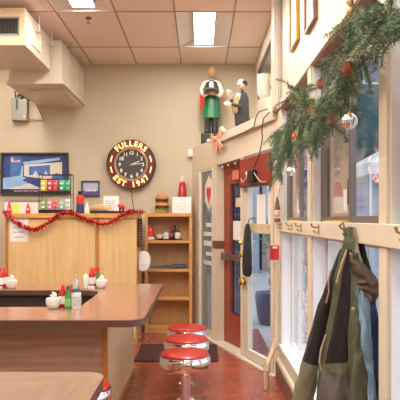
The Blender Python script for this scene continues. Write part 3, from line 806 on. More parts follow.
for a in [(41.2, 47, cO, cW, 'olive green snack packet at the lower left of the wire rack'), (48, 53, cP, cW, 'pink snack packet next to the olive one on the lower tier'), (53.4, 58.8, cP, cR, 'pink snack packet left of the teal one on the lower tier'), (59.8, 65.2, cT, cW, 'teal snack packet on the lower tier of the wire rack'), (65.7, 71.2, cW, cT, 'white snack packet at the lower right end of the wire rack')]:
    packet(a[0], a[1], 198, 211.5, a[2], a[3], a[4], ZT+.012)
# red and navy bottle
c = (PX(80.2, 7.05), 7.05, ZT)
bottle('water_bottle', 'red and navy drinks bottle on the cabinet right of the snack rack', 'bottle', c, [(.046, 0), (.048, .01), (.048, .13), (.047, .135)], mat('navy', (.03, .05, .16), .3), M_black, [(.025, .235), (.028, .25), (.026, .275), (.012, .285)], M_redp, [(.0485, .12), (.0485, .20), (.04, .22), (.03, .237)])
c = (PX(87, 7.0), 7.0, ZT)
bottle('squeeze_bottle', 'small white squeeze bottle next to the red and navy one', 'bottle', c, [(.026, 0), (.028, .01), (.028, .07), (.018, .09)], M_ceramic, M_white, [(.014, .088), (.012, .11), (.004, .14)])
# bread bag
c = Vector((PX(98.5, 7.15), 7.15, ZT+.03))
t = thing('bread_loaf', 'tan loaf in a bag lying on the narrower cabinet', 'bread', (c.x, c.y, ZT))
R = []
for k in range(11):
    v = k/10; sc = (.4+.6*math.sin(PI*min(max(v, .06), .94))**.5)
    R.append([Vector((c.x-.115+.23*v, c.y+.06*sc*math.cos(a), ZT+.022+.052*(1+math.sin(a)*1)*sc)) for a in [2*PI*i/16 for i in range(16)]])
MB().rings(R).build('loaf', mat('bread_crust', (.55, .36, .17), .6, var=.2, vscale=20), t, smooth=True)
MB().lathe((c.x+.113, c.y, ZT+.07), [(.012, 0), (.006, .02), (.02, .05)], 10, axis=(1,0,.2)).build('bag_end', mat('bag_plastic', (.7, .6, .42), .3), t, smooth=True)
# black tray strip
e = MB(); a = P(91, 211, 6.98); b = P(127, 208.6, 6.98)
e.box(a.x, b.x, 6.93, 7.02, ZT+.001, ZT+.012); e.box(a.x, b.x, 6.93, 6.94, ZT+.012, ZT+.032); e.box(a.x, a.x+.01, 6.94, 7.02, ZT+.012, ZT+.032); e.box(b.x-.01, b.x, 6.94, 7.02, ZT+.012, ZT+.032); e.box(a.x+.01, b.x-.01, 7.01, 7.02, ZT+.012, ZT+.032)
e.build('serving_tray', M_black, None, label='long low black tray on the narrower cabinet in front of the bread', category='tray')
# white leaflet
t = thing('leaflet', 'white leaflet leaning upright behind the black tray', 'paper', P(111, 213, 7.25))
a = P(103.5, 213, 7.25); b = P(118.8, 196, 7.25)
MB().extr([(a.x, 7.22, ZT), (b.x, 7.22, ZT), (b.x, 7.25, b.z), (a.x, 7.25, b.z)], (0, .004, 0)).build('sheet', M_paper, t)
e = MB()
for k in range(5): e.box(a.x+.03, b.x-.03-.02*(k % 2), 7.213+.004*k, 7.216+.004*k, ZT+.04+.03*k, ZT+.046+.03*k)
e.build('faint_lines', mat('faded_ink', (.35,.36,.38), .8), t)
# red figure (toy)
t = thing('toy_figure', 'small red toy with dark legs at the right end of the black tray', 'toy', (PX(121.5, 6.97), 6.97, ZT+.012))
cx_ = PX(121.5, 6.97)
e = MB(); e.ball((cx_, 6.97, ZT+.085), .036, 14, sc=(1.1, .8, .9)); e.ball((cx_-.03, 6.97, ZT+.10), .02, 10); e.ball((cx_+.032, 6.97, ZT+.075), .018, 10)
e.build('body', M_redp, t, smooth=True)
for k, dx in enumerate((-.02, .02)): MB().lathe((cx_+dx, 6.97, ZT+.012), [(.016, 0), (.014, .015), (.01, .05)], 10).build('leg', M_black, t, smooth=True)
# gnomes and yellow card at left
def gnome(px, label, h=.13):
    x = PX(px, 6.98); t = thing('gnome_figure', label, 'figurine', (x, 6.98, ZT), 'red hatted gnomes on the cabinet')
    MB().lathe((x, 6.98, ZT), [(.028, 0), (.032, .02), (.026, .05), (.015, .06)], 12).build('body', M_redp, t, smooth=True)
    MB().lathe((x, 6.975, ZT+.02), [(.004, 0), (.02, .02), (.024, .045), (.01, .05)], 12).build('beard', M_white, t, smooth=True)
    MB().lathe((x, 6.98, ZT+.058), [(.03, 0), (.024, .02), (.012, h-.075), (.002, h-.05)], 12).build('hat', M_redp, t, smooth=True)
    MB().ball((x, 6.95, ZT+.06), .006, 8).build('nose', mat('pink_face', (.75,.5,.4), .6), t, smooth=True)
gnome(9.3, 'gnome with red hat at the left end of the wide cabinet', .15); gnome(28, 'gnome with red hat between the yellow card and the snack rack')
e = MB(); e.extr([(PX(12.5, 7.1), 7.06, ZT), (PX(19.5, 7.1), 7.06, ZT), (PX(19.5, 7.1), 7.09, ZT+.125), (PX(12.5, 7.1), 7.09, ZT+.125)], (0, .005, 0))
e.build('greeting_card', mat('card_yellow', (.75, .62, .12), .6, var=.1), None, label='yellow card standing between the two gnomes', category='card')
t = thing('white_board_box', 'long white box behind the gnomes at the left end', 'box', (PX(21, 7.3), 7.3, ZT))
MB().box(PX(5, 7.3), PX(40, 7.3), 7.28, 7.4, ZT, PZ(200, 7.3)).build('box', M_white, t, bevel=.004); MB().box(PX(5, 7.3)-.004, PX(40, 7.3)+.004, 7.276, 7.404, PZ(202, 7.3), PZ(199.5, 7.3)).build('lid', M_steel, t)

# ================================================================ BOOKCASE
BF = 7.60
bx0, bx1 = PX(144.5, BF), PX(192.3, BF)
t = thing('bookcase', 'open light wood bookcase of five tiers standing by the entry', 'bookcase', ((bx0+bx1)/2, 7.74, 0))
bz = [PZ(y, BF) for y in (213.2, 240.3, 269, 297.5, 326)]
for k, x in enumerate((bx0, bx1-.045)): MB().box(x, x+.045, BF, DB-.01, 0, bz[0]-.001).build('side_panel', M_maple_edge if k else M_maple_in, t, bevel=.002)
MB().box(bx0-.01, bx1+.01, BF-.01, DB-.008, bz[0], bz[0]+.0).bm.free()
MB().box(bx0, bx1, BF-.005, DB-.01, bz[0]-.048, bz[0]+.002).build('top_board', M_maple_edge, t, bevel=.002)
for z_ in bz[1:]: MB().box(bx0+.045, bx1-.045, BF+.002, DB-.012, z_-.04, z_).build('shelf', M_maple_edge, t, bevel=.002)
MB().box(bx0+.045, bx1-.045, DB-.012, DB-.004, .0, bz[0]-.05).build('back_panel', M_maple_in, t)
MB().box(bx0+.045, bx1-.045, BF+.01, BF+.02, 0, bz[4]-.04).build('kick_board', M_maple_in, t)
# black menu board between cabinet and bookcase
SX = PX(137, YC)
t = thing('menu_board', 'narrow black board with pale marks on the side of the narrower cabinet', 'sign', (SX+.008, 7.2, PZ(246, 7.2)))
MB().box(SX, SX+.012, 6.93, 7.43, PZ(246, 7.2), PZ(218.5, 7.2)).build('board', M_black, t, bevel=.002)
e = MB()
for k in range(9): e.box(SX+.012, SX+.014, 7.02, 7.34-.05*(k % 3), PZ(244-2.7*k, 7.2), PZ(243-2.7*k, 7.2))
e.build('pale_marks', M_steel, t, kind='stuff')
t = thing('paper_dispenser', 'white rounded plastic dispenser on the side of the narrower cabinet', 'dispenser', P(143, 271, 7.1))
pts = []
for k in range(13):
    a = -PI/2+PI*k/12; pts.append((SX+.065+.085*math.cos(a), PZ(261.3, 7.1)+.127*math.sin(a)))
pts += [(SX, PZ(252, 7.1)), (SX, PZ(270.5, 7.1))]
MB().extr([(x, 7.05, z) for x, z in pts], (0, .14, 0)).build('cover', M_white, t, bevel=.012, smooth=True)
MB().box(SX+.03, SX+.10, 7.042, 7.05, PZ(266, 7.1), PZ(264, 7.1)).build('slot', M_troffer, t)
# on the bookcase
BT = bz[0]+.002
t = thing('burger_figure', 'model hamburger with layered fillings on top of the bookcase', 'figurine', (PX(162, 7.72), 7.72, BT))
bc = (PX(162, 7.72), 7.72)
def lay(nm, prof, m_, wob=0):
    R = []
    for r, z_ in prof:
        R.append([Vector((bc[0]+(r+wob*math.sin(6*a))*math.cos(a), bc[1]+(r+wob*math.sin(6*a))*math.sin(a), BT+z_)) for a in [2*PI*i/30 for i in range(30)]])
    MB().rings(R).build(nm, m_, t, smooth=True)
M_bun = mat('bun', (.50, .24, .08), .5, var=.15, vscale=30); M_patty = mat('patty', (.10, .04, .025), .6, var=.2, vscale=40)
lay('bottom_bun', [(.075, 0), (.09, .01), (.094, .04), (.088, .05)], M_bun)
lay('lettuce', [(.092, .05), (.102, .055), (.09, .064)], M_green, .008)
lay('patty', [(.085, .064), (.094, .075), (.094, .095), (.085, .105)], M_patty)
lay('cheese', [(.088, .105), (.10, .108), (.088, .118)], mat('cheese', (.85, .50, .06), .4), .006)
lay('middle_bun', [(.085, .118), (.092, .125), (.085, .145)], M_bun)
lay('tomato', [(.08, .145), (.09, .15), (.08, .16)], M_redp)
lay('patty', [(.085, .16), (.093, .168), (.092, .185), (.085, .19)], M_patty)
lay('top_bun', [(.088, .19), (.095, .20), (.09, .225), (.07, .25), (.04, .268), (.003, .275)], M_bun)
t = thing('paper_card', 'upright white card with faint print on top of the bookcase', 'card', (PX(181.5, 7.66), 7.66, BT))
a = P(172.3, 213, 7.66); b = P(191, 197, 7.66)
MB().extr([(a.x, 7.64, BT), (b.x, 7.64, BT), (b.x, 7.67, b.z), (a.x, 7.67, b.z)], (0, .006, 0)).build('sheet', M_paper, t)
e = MB()
for k in range(3): e.box(a.x+.05, b.x-.06, 7.632+.006*k, 7.636+.006*k, BT+.05+.04*k, BT+.056+.04*k)
e.build('faint_lines', M_troffer, t)
c = (PX(182.5, 7.8), 7.8, BT)
bottle('syrup_dispenser', 'tall red cone shaped dispenser with white top behind the white card', 'dispenser', c, [(.075, 0), (.078, .02), (.07, .2), (.045, .40), (.03, .44)], mat('deep_red', (.42, .01, .015), .25, coat=.4), M_cream2, [(.034, .435), (.036, .46), (.034, .50), (.018, .515)], None)
# shelf 1
z1_ = bz[1]
c = (PX(150.5, 7.68), 7.68, z1_)
bottle('sauce_bottle', 'red sauce bottle with white foot at the left of the upper shelf', 'bottle', c, [(.045, .0), (.05, .01), (.05, .12), (.035, .15), (.02, .17)], M_redp, M_redp, [(.02, .168), (.018, .2), (.008, .21)], M_white, [(.0512, .008), (.0512, .045)])
t = thing('spice_tray', 'dark oval tray under the jars on the upper shelf', 'tray', (PX(169, 7.7), 7.7, z1_))
MB().lathe((PX(169, 7.7), 7.7, z1_), [(.15, 0), (.17, .008), (.172, .016), (.16, .012)], 32, sy=.5).build('tray', M_black, t, smooth=True)
zz = z1_+.0165
bottle('small_bowl', 'small white bowl at the left end of the dark tray', 'bowl', (PX(159.5, 7.69), 7.69, zz), [(.02, 0), (.035, .01), (.044, .045), (.046, .06), (.04, .055)], M_ceramic)
bottle('glass_jar', 'white jar with dark lid in the middle of the dark tray', 'jar', (PX(166, 7.68), 7.68, zz), [(.036, 0), (.038, .01), (.038, .08), (.03, .09)], M_ceramic, M_steel, [(.032, .09), (.032, .115), (.01, .12)])
bottle('sauce_bottle', 'slim dark brown sauce bottle with red label beside the jars', 'bottle', (PX(171.5, 7.7), 7.7, zz), [(.026, 0), (.027, .01), (.027, .09), (.012, .12), (.011, .16)], mat('brown_glass', (.08, .015, .01), .15), M_redp, [(.013, .158), (.013, .18), (.004, .182)], mat('rust_label', (.45, .10, .05), .6), [(.0278, .03), (.0278, .08)])
bottle('sugar_jar', 'round cream sugar jar with dark lid at the right end of the dark tray', 'jar', (PX(177.8, 7.68), 7.68, zz), [(.034, 0), (.044, .02), (.046, .06), (.036, .09)], M_cream2, M_black, [(.036, .09), (.03, .105), (.01, .115)])
bottle('sauce_bottle', 'small dark bottle behind the round cream sugar jar', 'bottle', (PX(174.5, 7.79), 7.79, z1_), [(.028, 0), (.03, .01), (.03, .12), (.014, .15), (.012, .18)], M_dark, M_black, [(.014, .178), (.014, .2), (.004, .202)])
# shelf 2: blue folders
z2_ = bz[2]
for k, (a, b, y, rz) in enumerate([(148.5, 168, 7.7, .15), (163, 180, 7.72, -.1), (172, 186.5, 7.7, .08)]):
    e = MB(); xa, xb = PX(a, 7.7), PX(b, 7.7); zq = z2_+.001+.016*k
    t = thing('folder', ['blue folder lowest in the pile, at its left end', 'blue folder in the middle of the pile on the second shelf', 'blue folder topmost in the pile, at its right end'][k], 'folder', ((xa+xb)/2, 7.73, zq), 'blue folders on the second shelf')
    MB().box(xa, xb, 7.64, 7.85, zq, zq+.003).build('cover', mat('folder_blue', (.06, .10, .22), .5), t)
    MB().box(xa+.006, xb-.006, 7.645, 7.845, zq+.003, zq+.011).build('pages', mat('page_blue', (.35, .42, .50), .7), t)
    MB().box(xa, xb, 7.64, 7.85, zq+.011, zq+.0145).build('cover', mat('folder_blue', (.06, .10, .22), .5), t)

# ================================================================ COUNTERS
CT = .87; CTH = .05
def rc(cx, cy, r, a0, a1, k=6): return [(cx+r*math.cos(a0+(a1-a0)*i/k), cy+r*math.sin(a0+(a1-a0)*i/k)) for i in range(k+1)]
t = thing('lunch_counter', 'horseshoe lunch counter with walnut top and pale wood base in the middle', 'counter', (-2.0, 4.8, 0))
outer = [(-3.7, 3.77)] + rc(-.505, 3.89, .12, -PI/2, 0) + [(-.39, 5.88), (-3.7, 5.88), (-3.7, 5.36)] + rc(-1.16, 5.13, .23, PI/2, 0)[0:7] + rc(-1.02, 4.42, .09, 0, -PI/2) + [(-3.7, 4.33)]
def top_mesh(pts, name, par, mx, my, xs):
    e = MB(); e.prism(pts, CT-.004, CT)
    return e.build(name, mx, par)
# near arm, right arm and far arm meet in mitres
near = [(-3.7, 3.77)] + rc(-.505, 3.89, .12, -PI/2, -PI/4, 3) + rc(-1.02, 4.42, .09, -PI/4, -PI/2, 3) + [(-3.7, 4.33)]
right = rc(-.505, 3.89, .12, -PI/4, 0, 3) + [(-.39, 5.88)] + rc(-1.16, 5.13, .23, PI/4, 0, 3) + rc(-1.02, 4.42, .09, 0, -PI/4, 3)
far = [(-3.7, 5.88), (-3.7, 5.36)] + rc(-1.16, 5.13, .23, PI/2, PI/4, 3) + [(-.39, 5.88)]
for p_, m_ in ((near, M_top), (right, M_topy), (far, M_top)):
    MB().prism(p_, CT-.005, CT).build('countertop', m_, t)
MB().prism(outer, CT-CTH, CT-.0052).build('counter_edge', M_edge, t)
MB().box(-3.7, -.70, 4.02, 4.05, .0, CT-CTH).build('front_panel', M_walnut, t)
MB().box(-.70, -.665, 4.015, 4.05, .0, CT-CTH).build('corner_trim', M_orange, t)
MB().box(-.70, -.672, 4.05, 5.70, .0, CT-CTH).build('side_panel', woodmat('pale_maple_veneer', (0.74, 0.54, 0.30), (0.86, 0.68, 0.42), (9, 9, .5), 0.35, 3.0), t)
MB().box(-.672, -.66, 4.05, 5.70, 0, .05).build('kick_strip', M_orange, t)
MB().box(-3.7, -.70, 5.67, 5.70, .0, CT-CTH).build('back_panel', M_maple, t)
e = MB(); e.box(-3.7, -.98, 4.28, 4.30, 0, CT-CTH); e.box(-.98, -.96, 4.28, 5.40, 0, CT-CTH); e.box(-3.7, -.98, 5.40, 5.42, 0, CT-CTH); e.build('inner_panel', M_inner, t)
e = MB(); c = Vector(P(92, 354, 4.01)); e.lathe(c, [(.014, 0), (.012, .006), (.004, .008)], 12, axis=(0,-1,0)); e.build('screw_cover', M_steel, t, smooth=True)
# dark shelf cabinet inside the well
t = thing('lunch_counter', 'nearer walnut topped counter whose corner fills the bottom left of the view', 'counter', (-2.0, 1.6, 0))
nx = -.415
near2 = rc(nx-.09, 2.40, .09, PI/4, PI/2, 3) + [(-3.7, 2.49), (-3.7, 2.0), (nx-.52, 2.0)]
right2 = [(nx, .9)] + rc(nx-.09, 2.40, .09, 0, PI/4, 3) + [(nx-.52, 2.0), (nx-.52, .9)]
M_top2 = woodmat('lighter_walnut_top', (0.23, 0.14, 0.09), (0.34, 0.215, 0.145), (.5, 7, 1), 0.28, 5.0, c3=(0.28, 0.175, 0.115), coat=.3)
M_top2y = woodmat('lighter_walnut_side', (0.22, 0.13, 0.085), (0.32, 0.20, 0.13), (7, .5, 1), 0.28, 5.0, c3=(0.27, 0.165, 0.105), coat=.3)
MB().prism(near2, CT-.005, CT).build('countertop', M_top2, t); MB().prism(right2, CT-.005, CT).build('countertop', M_top2y, t)
o2 = [(nx, .9)] + rc(nx-.09, 2.40, .09, 0, PI/2) + [(-3.7, 2.49), (-3.7, 2.0), (nx-.52, 2.0), (nx-.52, .9)]
MB().prism(o2, CT-CTH, CT-.0052).build('counter_edge', M_edge, t)
MB().box(-3.7, -.70, 2.22, 2.25, 0, CT-CTH).build('front_panel', M_walnut, t)
MB().box(-.70, -.672, .9, 2.25, 0, CT-CTH).build('side_panel', M_maple, t)

# ================================================================ STOOLS
def make_stool(x, y, label):
    t = thing('counter_stool', label, 'stool', (x, y, 0), 'red topped chrome counter stools')
    MB().lathe((x, y, .515), [(.176, 0), (.181, .008), (.179, .018), (.165, .024), (.12, .028), (.0, .030)], 48).build('seat', M_red, t, smooth=True)
    MB().lathe((x, y, 0), [(.03, .385), (.11, .388), (.155, .398), (.182, .42), (.193, .45), (.194, .485), (.189, .508), (.180, .517)], 48).build('seat_band', M_chrome, t, smooth=True)
    MB().torus((x, y, .514), .1845, .006, n=48).build('seat_rim', M_chrome, t, smooth=True)
    MB().lathe((x, y, 0), [(.034, .04), (.031, .06), (.031, .35), (.05, .386)], 24).build('post', mat('satin_chrome', (.80, .82, .85), .28, metal=.85), t, smooth=True)
    MB().lathe((x, y, 0), [(.085, 0), (.085, .012), (.06, .022), (.034, .04)], 28).build('base_plate', M_chrome, t, smooth=True)
    for k in range(4):
        a = PI/4+PI/2*k; MB().lathe((x+.07*math.cos(a), y+.07*math.sin(a), .010), [(.009, 0), (.009, .012), (.004, .015)], 8).build('bolt', M_steel, t, smooth=True)
    return t
s1 = make_stool(-.114, 4.26, 'red topped chrome stool nearest of the three in a row by the counter')
dup(s1, (-.116, 4.78, 0), 'red topped chrome stool in the middle of the row of three')
dup(s1, (-.122, 5.27, 0), 'red topped chrome stool farthest of the three, next to the dark mat')
dup(s1, (-.735, 3.42, 0), 'red topped chrome stool mostly hidden behind the nearer counter corner')

t = thing('floor_mat', 'dark maroon mat on the red floor behind the stools', 'mat', (-.22, 6.48, 0))
M_mat = mat('maroon_mat', (.055, .015, .014), .9, var=.3, vscale=80, bump=.4)
MB().box(-.72, .205, 6.08, 6.90, 0, .012).build('mat', M_mat, t, bevel=.004)

# ================================================================ COUNTER THINGS
M_cap = mat('creamer_cup', (.86, .83, .76), .35)
def bowl(x, y, label, sc=1.0):
    t = thing('creamer_bowl', label, 'bowl', (x, y, CT), 'white bowls of creamer cups on the counters')
    R = []
    for r, z_ in [(.028, 0), (.036, .004), (.050, .025), (.055, .052), (.053, .080), (.049, .080), (.046, .055), (.01, .04)]:
        R.append([Vector((x+sc*(r+.0016*math.cos(12*a))*math.cos(a), y+sc*(r+.0016*math.cos(12*a))*math.sin(a), CT+z_*sc)) for a in [2*PI*i/36 for i in range(36)]])
    MB().rings(R).build('bowl', M_ceramic, t, smooth=True)
    random.seed(int(abs(x*100)))
    for k in range(9):
        if k < 5: a = 2*PI*k/5; r = .030; z_ = .062
        elif k < 8: a = 2*PI*k/3; r = .015; z_ = .083
        else: a = 0; r = .0; z_ = .101
        ax = Vector((random.uniform(-.6,.6), random.uniform(-.6,.6), 1))
        MB().lathe((x+sc*r*math.cos(a), y+sc*r*math.sin(a), CT+z_*sc), [(.011*sc, 0), (.015*sc, .018*sc), (.018*sc, .019*sc), (.018*sc, .021*sc)], 12, axis=ax).build('creamer_cup', M_cap, t, smooth=True)
    return t
b0 = bowl(PX(53.2, 4.25), 4.25, 'white bowl of creamer cups on the near arm of the counter')
dup(b0, (PX(11.5, 5.5), 5.5, CT), 'white bowl of creamer cups on the far arm at the far left')
dup(b0, (PX(101.3, 5.52), 5.52, CT), 'white bowl of creamer cups beside the far condiments at the right')
M_ketch = mat('ketchup', (.50, .012, .012), .25, coat=.3)
def ketchup(x, y, label, s=1.0):
    c = (x, y, CT)
    return bottle('ketchup_bottle', label, 'bottle', c, [(.028*s, 0), (.030*s, .006), (.030*s, .10*s), (.024*s, .125*s), (.014*s, .145*s)], M_ketch, M_redp, [(.016*s, .144*s), (.016*s, .165*s), (.006*s, .18*s)], M_paper, [(.0308*s, .03*s), (.0308*s, .09*s)], 'ketchup bottles on the counter')
def hot(x, y, label, capm, s=1.0, body=None):
    c = (x, y, CT)
    return bottle('sauce_bottle', label, 'bottle', c, [(.022*s, 0), (.024*s, .005), (.024*s, .09*s), (.012*s, .115*s), (.010*s, .14*s)], body or M_green, capm, [(.013*s, .138*s), (.012*s, .165*s), (.004*s, .168*s)], mat('green_label', (.25, .50, .12), .5), [(.0247*s, .02*s), (.0247*s, .075*s)])
def shaker(x, y, label, s=1.0, capm=None):
    c = (x, y, CT)
    return bottle('shaker', label, 'shaker', c, [(.020*s, 0), (.022*s, .004), (.019*s, .07*s), (.018*s, .075*s)], mat('salt_glass', (.80, .80, .78), .15), capm or M_chrome, [(.019*s, .075*s), (.018*s, .09*s), (.008*s, .1*s)])
# near group
ketchup(PX(63.6, 4.34), 4.31, 'ketchup bottle with red cap right of the near creamer bowl', .98)
ketchup(PX(71.5, 4.36), 4.37, 'ketchup bottle standing behind the green bottle in the near group', 1.0) if False else None
M_dk = mat('dark_green_cap', (.02, .12, .07), .3)
hot(PX(68, 4.24), 4.24, 'green labelled sauce bottle at the front of the near group', M_dk, 1.05)
x, y = PX(76.2, 4.26), 4.26
t = thing('seasoning_jar', 'white labelled seasoning jar with dark lid in the near group', 'jar', (x, y, CT))
MB().lathe((x, y, CT), [(.036, 0), (.038, .005), (.038, .115), (.03, .125)], 24).build('body', M_ceramic, t, smooth=True)
MB().lathe((x, y, CT), [(.032, .124), (.033, .13), (.033, .15), (.028, .155)], 24).build('lid', mat('slate_lid', (.10, .13, .16), .3), t, smooth=True)
MB().lathe((x, y, CT), [(.0387, .02), (.0387, .095)], 24).build('paper_label', mat('grey_label', (.55, .55, .56), .6, var=.3, vscale=60), t, smooth=True)
for dx, dy, l in ((.0, .05, 'red capped squeeze bottle behind the green bottle in the near group'),):
    ketchup(PX(70, 4.31), 4.31, l, .97)
# metal rack of the near group: clear bottle behind
bottle('oil_bottle', 'clear slim bottle with pale top behind the seasoning jar', 'bottle', (PX(76, 4.6), 5.5, CT), [(.018, 0), (.02, .01), (.02, .08), (.01, .10), (.009, .115)], mat('clear_blue', (.55, .68, .70), .15), M_steel, [(.012, .114), (.012, .13), (.004, .14)]).location = (PX(75.8, 5.45), 5.45, CT)
# far right group
shaker(PX(86, 5.55), 5.55, 'tall white topped shaker at the left of the far group', 1.35, M_white)
ketchup(PX(92, 5.62), 5.60, 'ketchup bottle with white label in the far group', 1.08)
ketchup(PX(95, 5.72), 5.74, 'second ketchup bottle behind the labelled one in the far group', 1.05)
hot(PX(98.6, 5.66), 5.66, 'green bottle with red cap behind the far creamer bowl', M_redp, 1.12)
t = bottle('ramekin', 'tiny white ramekin in front of the far ketchup bottle', 'ramekin', (PX(91.3, 5.42), 5.42, CT), [(.026, 0), (.031, .004), (.034, .03), (.031, .03), (.028, .01)], M_ceramic)
# far left group
ketchup(PX(.6, 5.55), 5.55, 'ketchup bottle at the very left edge on the far arm', 1.1)
ketchup(PX(4.6, 5.6), 5.62, 'ketchup bottle left of the far left creamer bowl', 1.1)
t = thing('napkin_holder', 'white edged napkin holder at the left edge on the far arm', 'napkin holder', (PX(-3, 5.5), 5.48, CT))
MB().box(PX(-9, 5.5), PX(2.6, 5.5), 5.42, 5.5, CT, CT+.02).build('base', M_white, t, bevel=.003); MB().box(PX(-9, 5.5), PX(-2, 5.5), 5.43, 5.49, CT+.02, CT+.13).build('napkins', M_paper, t)

# ================================================================ RIGHT WALL THINGS
def wall_picture(y0, y1, z0, z1, fm, mm, label):
    t = thing('framed_picture', label, 'picture', (XR-.02, (y0+y1)/2, z0), 'pictures on the right wall')
    e = MB(); frame_yz(e, XR-.03, XR-.001, y0, y1, z0, z1, .014); e.build('frame', fm, t, bevel=.002)
    MB().box(XR-.014, XR-.004, y0+.02, y1-.02, z0+.02, z1-.02).build('mat_board', mm, t)
    MB().box(XR-.017, XR-.014, y0+.09, y1-.09, z0+.10, z1-.10).build('photo', mat('grey_photo', (.42, .44, .46), .4, var=.3, vscale=10), t)
wall_picture(4.31, 4.66, HC+1.385, CZ-.1, mat('gold_frame', (.42, .24, .05), .35, metal=.3), M_white, 'gold framed picture on the wall nearer the corner column')
wall_picture(3.66, 3.99, HC+1.312, CZ-.15, mat('bronze_frame', (.20, .13, .08), .4), M_white, 'dark framed picture on the wall above the pine garland')
# conduit on column
t = MB(); t.tube([(.735, 5.292, 2.66), (.735, 5.292, CZ-.002)], .008, 8); t.tube([(.755, 5.292, 2.66), (.755, 5.292, CZ-.002)], .006, 8)
t.build('conduit', M_troffer, None, smooth=True, label='pair of thin pale conduits running up the corner column', category='conduit')
# sconce
x, y = .69, 6.05
t = thing('wall_sconce', 'white cylinder sconce high on the wall by the corner column', 'wall lamp', (x, y, PZ(97, y)))
z0 = PZ(96.5, y); z1 = PZ(75, y)
MB().lathe((x, y, z0), [(.055, 0), (.064, .012), (.070, .05), (.072, z1-z0), (.066, z1-z0), (.06, .02)], 28).build('shade', M_white, t, smooth=True)
MB().box(x+.03, XR+.004, y-.02, y+.02, z0+.08, z0+.12).build('bracket', M_black, t)
# yellow and blue banner bars behind the transom glass
e = MB()
for k, (c_, a) in enumerate([((.75, .62, .05), 6.5), ((.25, .22, .45), 6.75), ((.75, .62, .05), 7.0)]):
    e.m(mat('pennant_%d' % k, c_, .6)); e.extr([(.90, a, 3.13), (.90, a+.08, 3.13), (.90, a+.30, 3.52), (.90, a+.22, 3.52)], (.01, 0, 0))
e.build('banner', None, None, label='yellow and purple striped banner behind the high corner window', category='banner')

# coat hooks on rail
M_hook = mat('aged_brass', (.40, .26, .10), .35, metal=.8)
def hook(y):
    t = thing('coat_hook', 'brass coat hook on the cream rail', 'hook', (XR-.022, y, 1.44), 'brass coat hooks on the rail')
    x = XR-.022
    MB().box(x-.004, x+.004, y-.010, y+.010, 1.455, 1.515).build('plate', M_hook, t, bevel=.001)
    MB().tube([(x-.003, y, 1.50), (x-.025, y, 1.495), (x-.045, y, 1.505), (x-.05, y, 1.522)], [.005, .005, .005, .007], 8).build('prong', M_hook, t, smooth=True)
    MB().tube([(x-.003, y, 1.475), (x-.018, y, 1.462), (x-.03, y, 1.467), (x-.032, y, 1.48)], [.004, .004, .004, .006], 8).build('prong', M_hook, t, smooth=True)
    return t
h0 = hook(5.12)
hl = ['brass coat hook on the rail, second from the corner post', 'brass coat hook just left of the first window mullion', 'brass coat hook just right of the first window mullion', 'brass coat hook carrying the olive coat']
h0['label'] = 'brass coat hook on the rail, nearest to the corner post'
for k, y in enumerate((4.55, 4.13, 3.52, 2.80)): dup(h0, (XR-.022, y, 1.44), hl[k])
for y in (2.0, 1.5): dup(h0, (XR-.022, y, 1.44), 'brass coat hook on the rail beyond the right edge of the photo')

# ================================================================ COAT
M_olive = mat('olive_canvas', (.185, .18, .11), .85, var=.22, vscale=10, bump=.5)
M_olive2 = mat('grey_olive_pocket', (.22, .19, .17), .85, var=.15, vscale=14)
M_green2 = mat('green_canvas', (.17, .20, .11), .85, var=.15, vscale=14)
M_blk = mat('black_canvas', (.022, .019, .020), .8, var=.2, vscale=14, bump=.25)
M_blue = mat('pale_blue_lining', (.34, .50, .60), .55, var=.25, vscale=9, bump=.3)
M_navy = mat('navy_lining', (.025, .055, .13), .6, var=.2)
M_brn = mat('brown_collar', (.17, .12, .08), .85, var=.25, vscale=20)
M_beige = mat('beige_piping', (.50, .38, .26), .8)
def catmull(P_, t):
    n_ = len(P_)-1; f_ = min(max(t, 0), .99999)*n_; i = int(f_); u = f_-i
    p0, p1, p2, p3 = P_[max(i-1, 0)], P_[i], P_[i+1], P_[min(i+2, n_)]
    return .5*((2*p1)+(p2-p0)*u+(2*p0-5*p1+4*p2-p3)*u*u+(3*p1-p0-3*p2+p3)*u**3)
def sheet(rows, m_, name, par, nu=18, nv=44, thick=.006, fold=.006, freq=5, seed=0, mats=None):
    # rows: top to bottom, each a list of (px, py, d) across
    R = [[P(*q) for q in r] for r in rows]
    e = MB()
    if mats:
        for x in mats: e.m(x[1])
    else: e.m(m_)
    G = []
    for j in range(nv+1):
        v = j/nv
        cols = len(R[0]); ctrl = [catmull([r[c] for r in R], v) for c in range(cols)]
        row = []
        for i in range(nu+1):
            p = catmull(ctrl, i/nu)
            k = fold*(math.sin(freq*2*PI*(i/nu)+2*v+seed)*.6+noise.noise(Vector((i/nu*3, v*5, seed)))*1.4
                      +1.1*(.5-abs(noise.noise(Vector((i/nu*3+v*3, v*7-i/nu*2, seed+9)))*2)))
            row.append(e.bm.verts.new(p+Vector((-.7*k, -.7*k, 0))))
        G.append(row)
    for j in range(nv):
        for i in range(nu):
            f = e.bm.faces.new([G[j][i], G[j][i+1], G[j+1][i+1], G[j+1][i]])
            if mats:
                v = (j+.5)/nv
                for q, (lim, _) in enumerate(mats):
                    if v <= lim: f.material_index = q; break
    bmesh.ops.solidify(e.bm, geom=list(e.bm.faces), thickness=thick)
    return e.build(name, None, par, smooth=True)
ct = thing('coat', 'olive and black work coat with pale blue lining hanging from the window rail', 'coat', (.62, 2.75, .45))
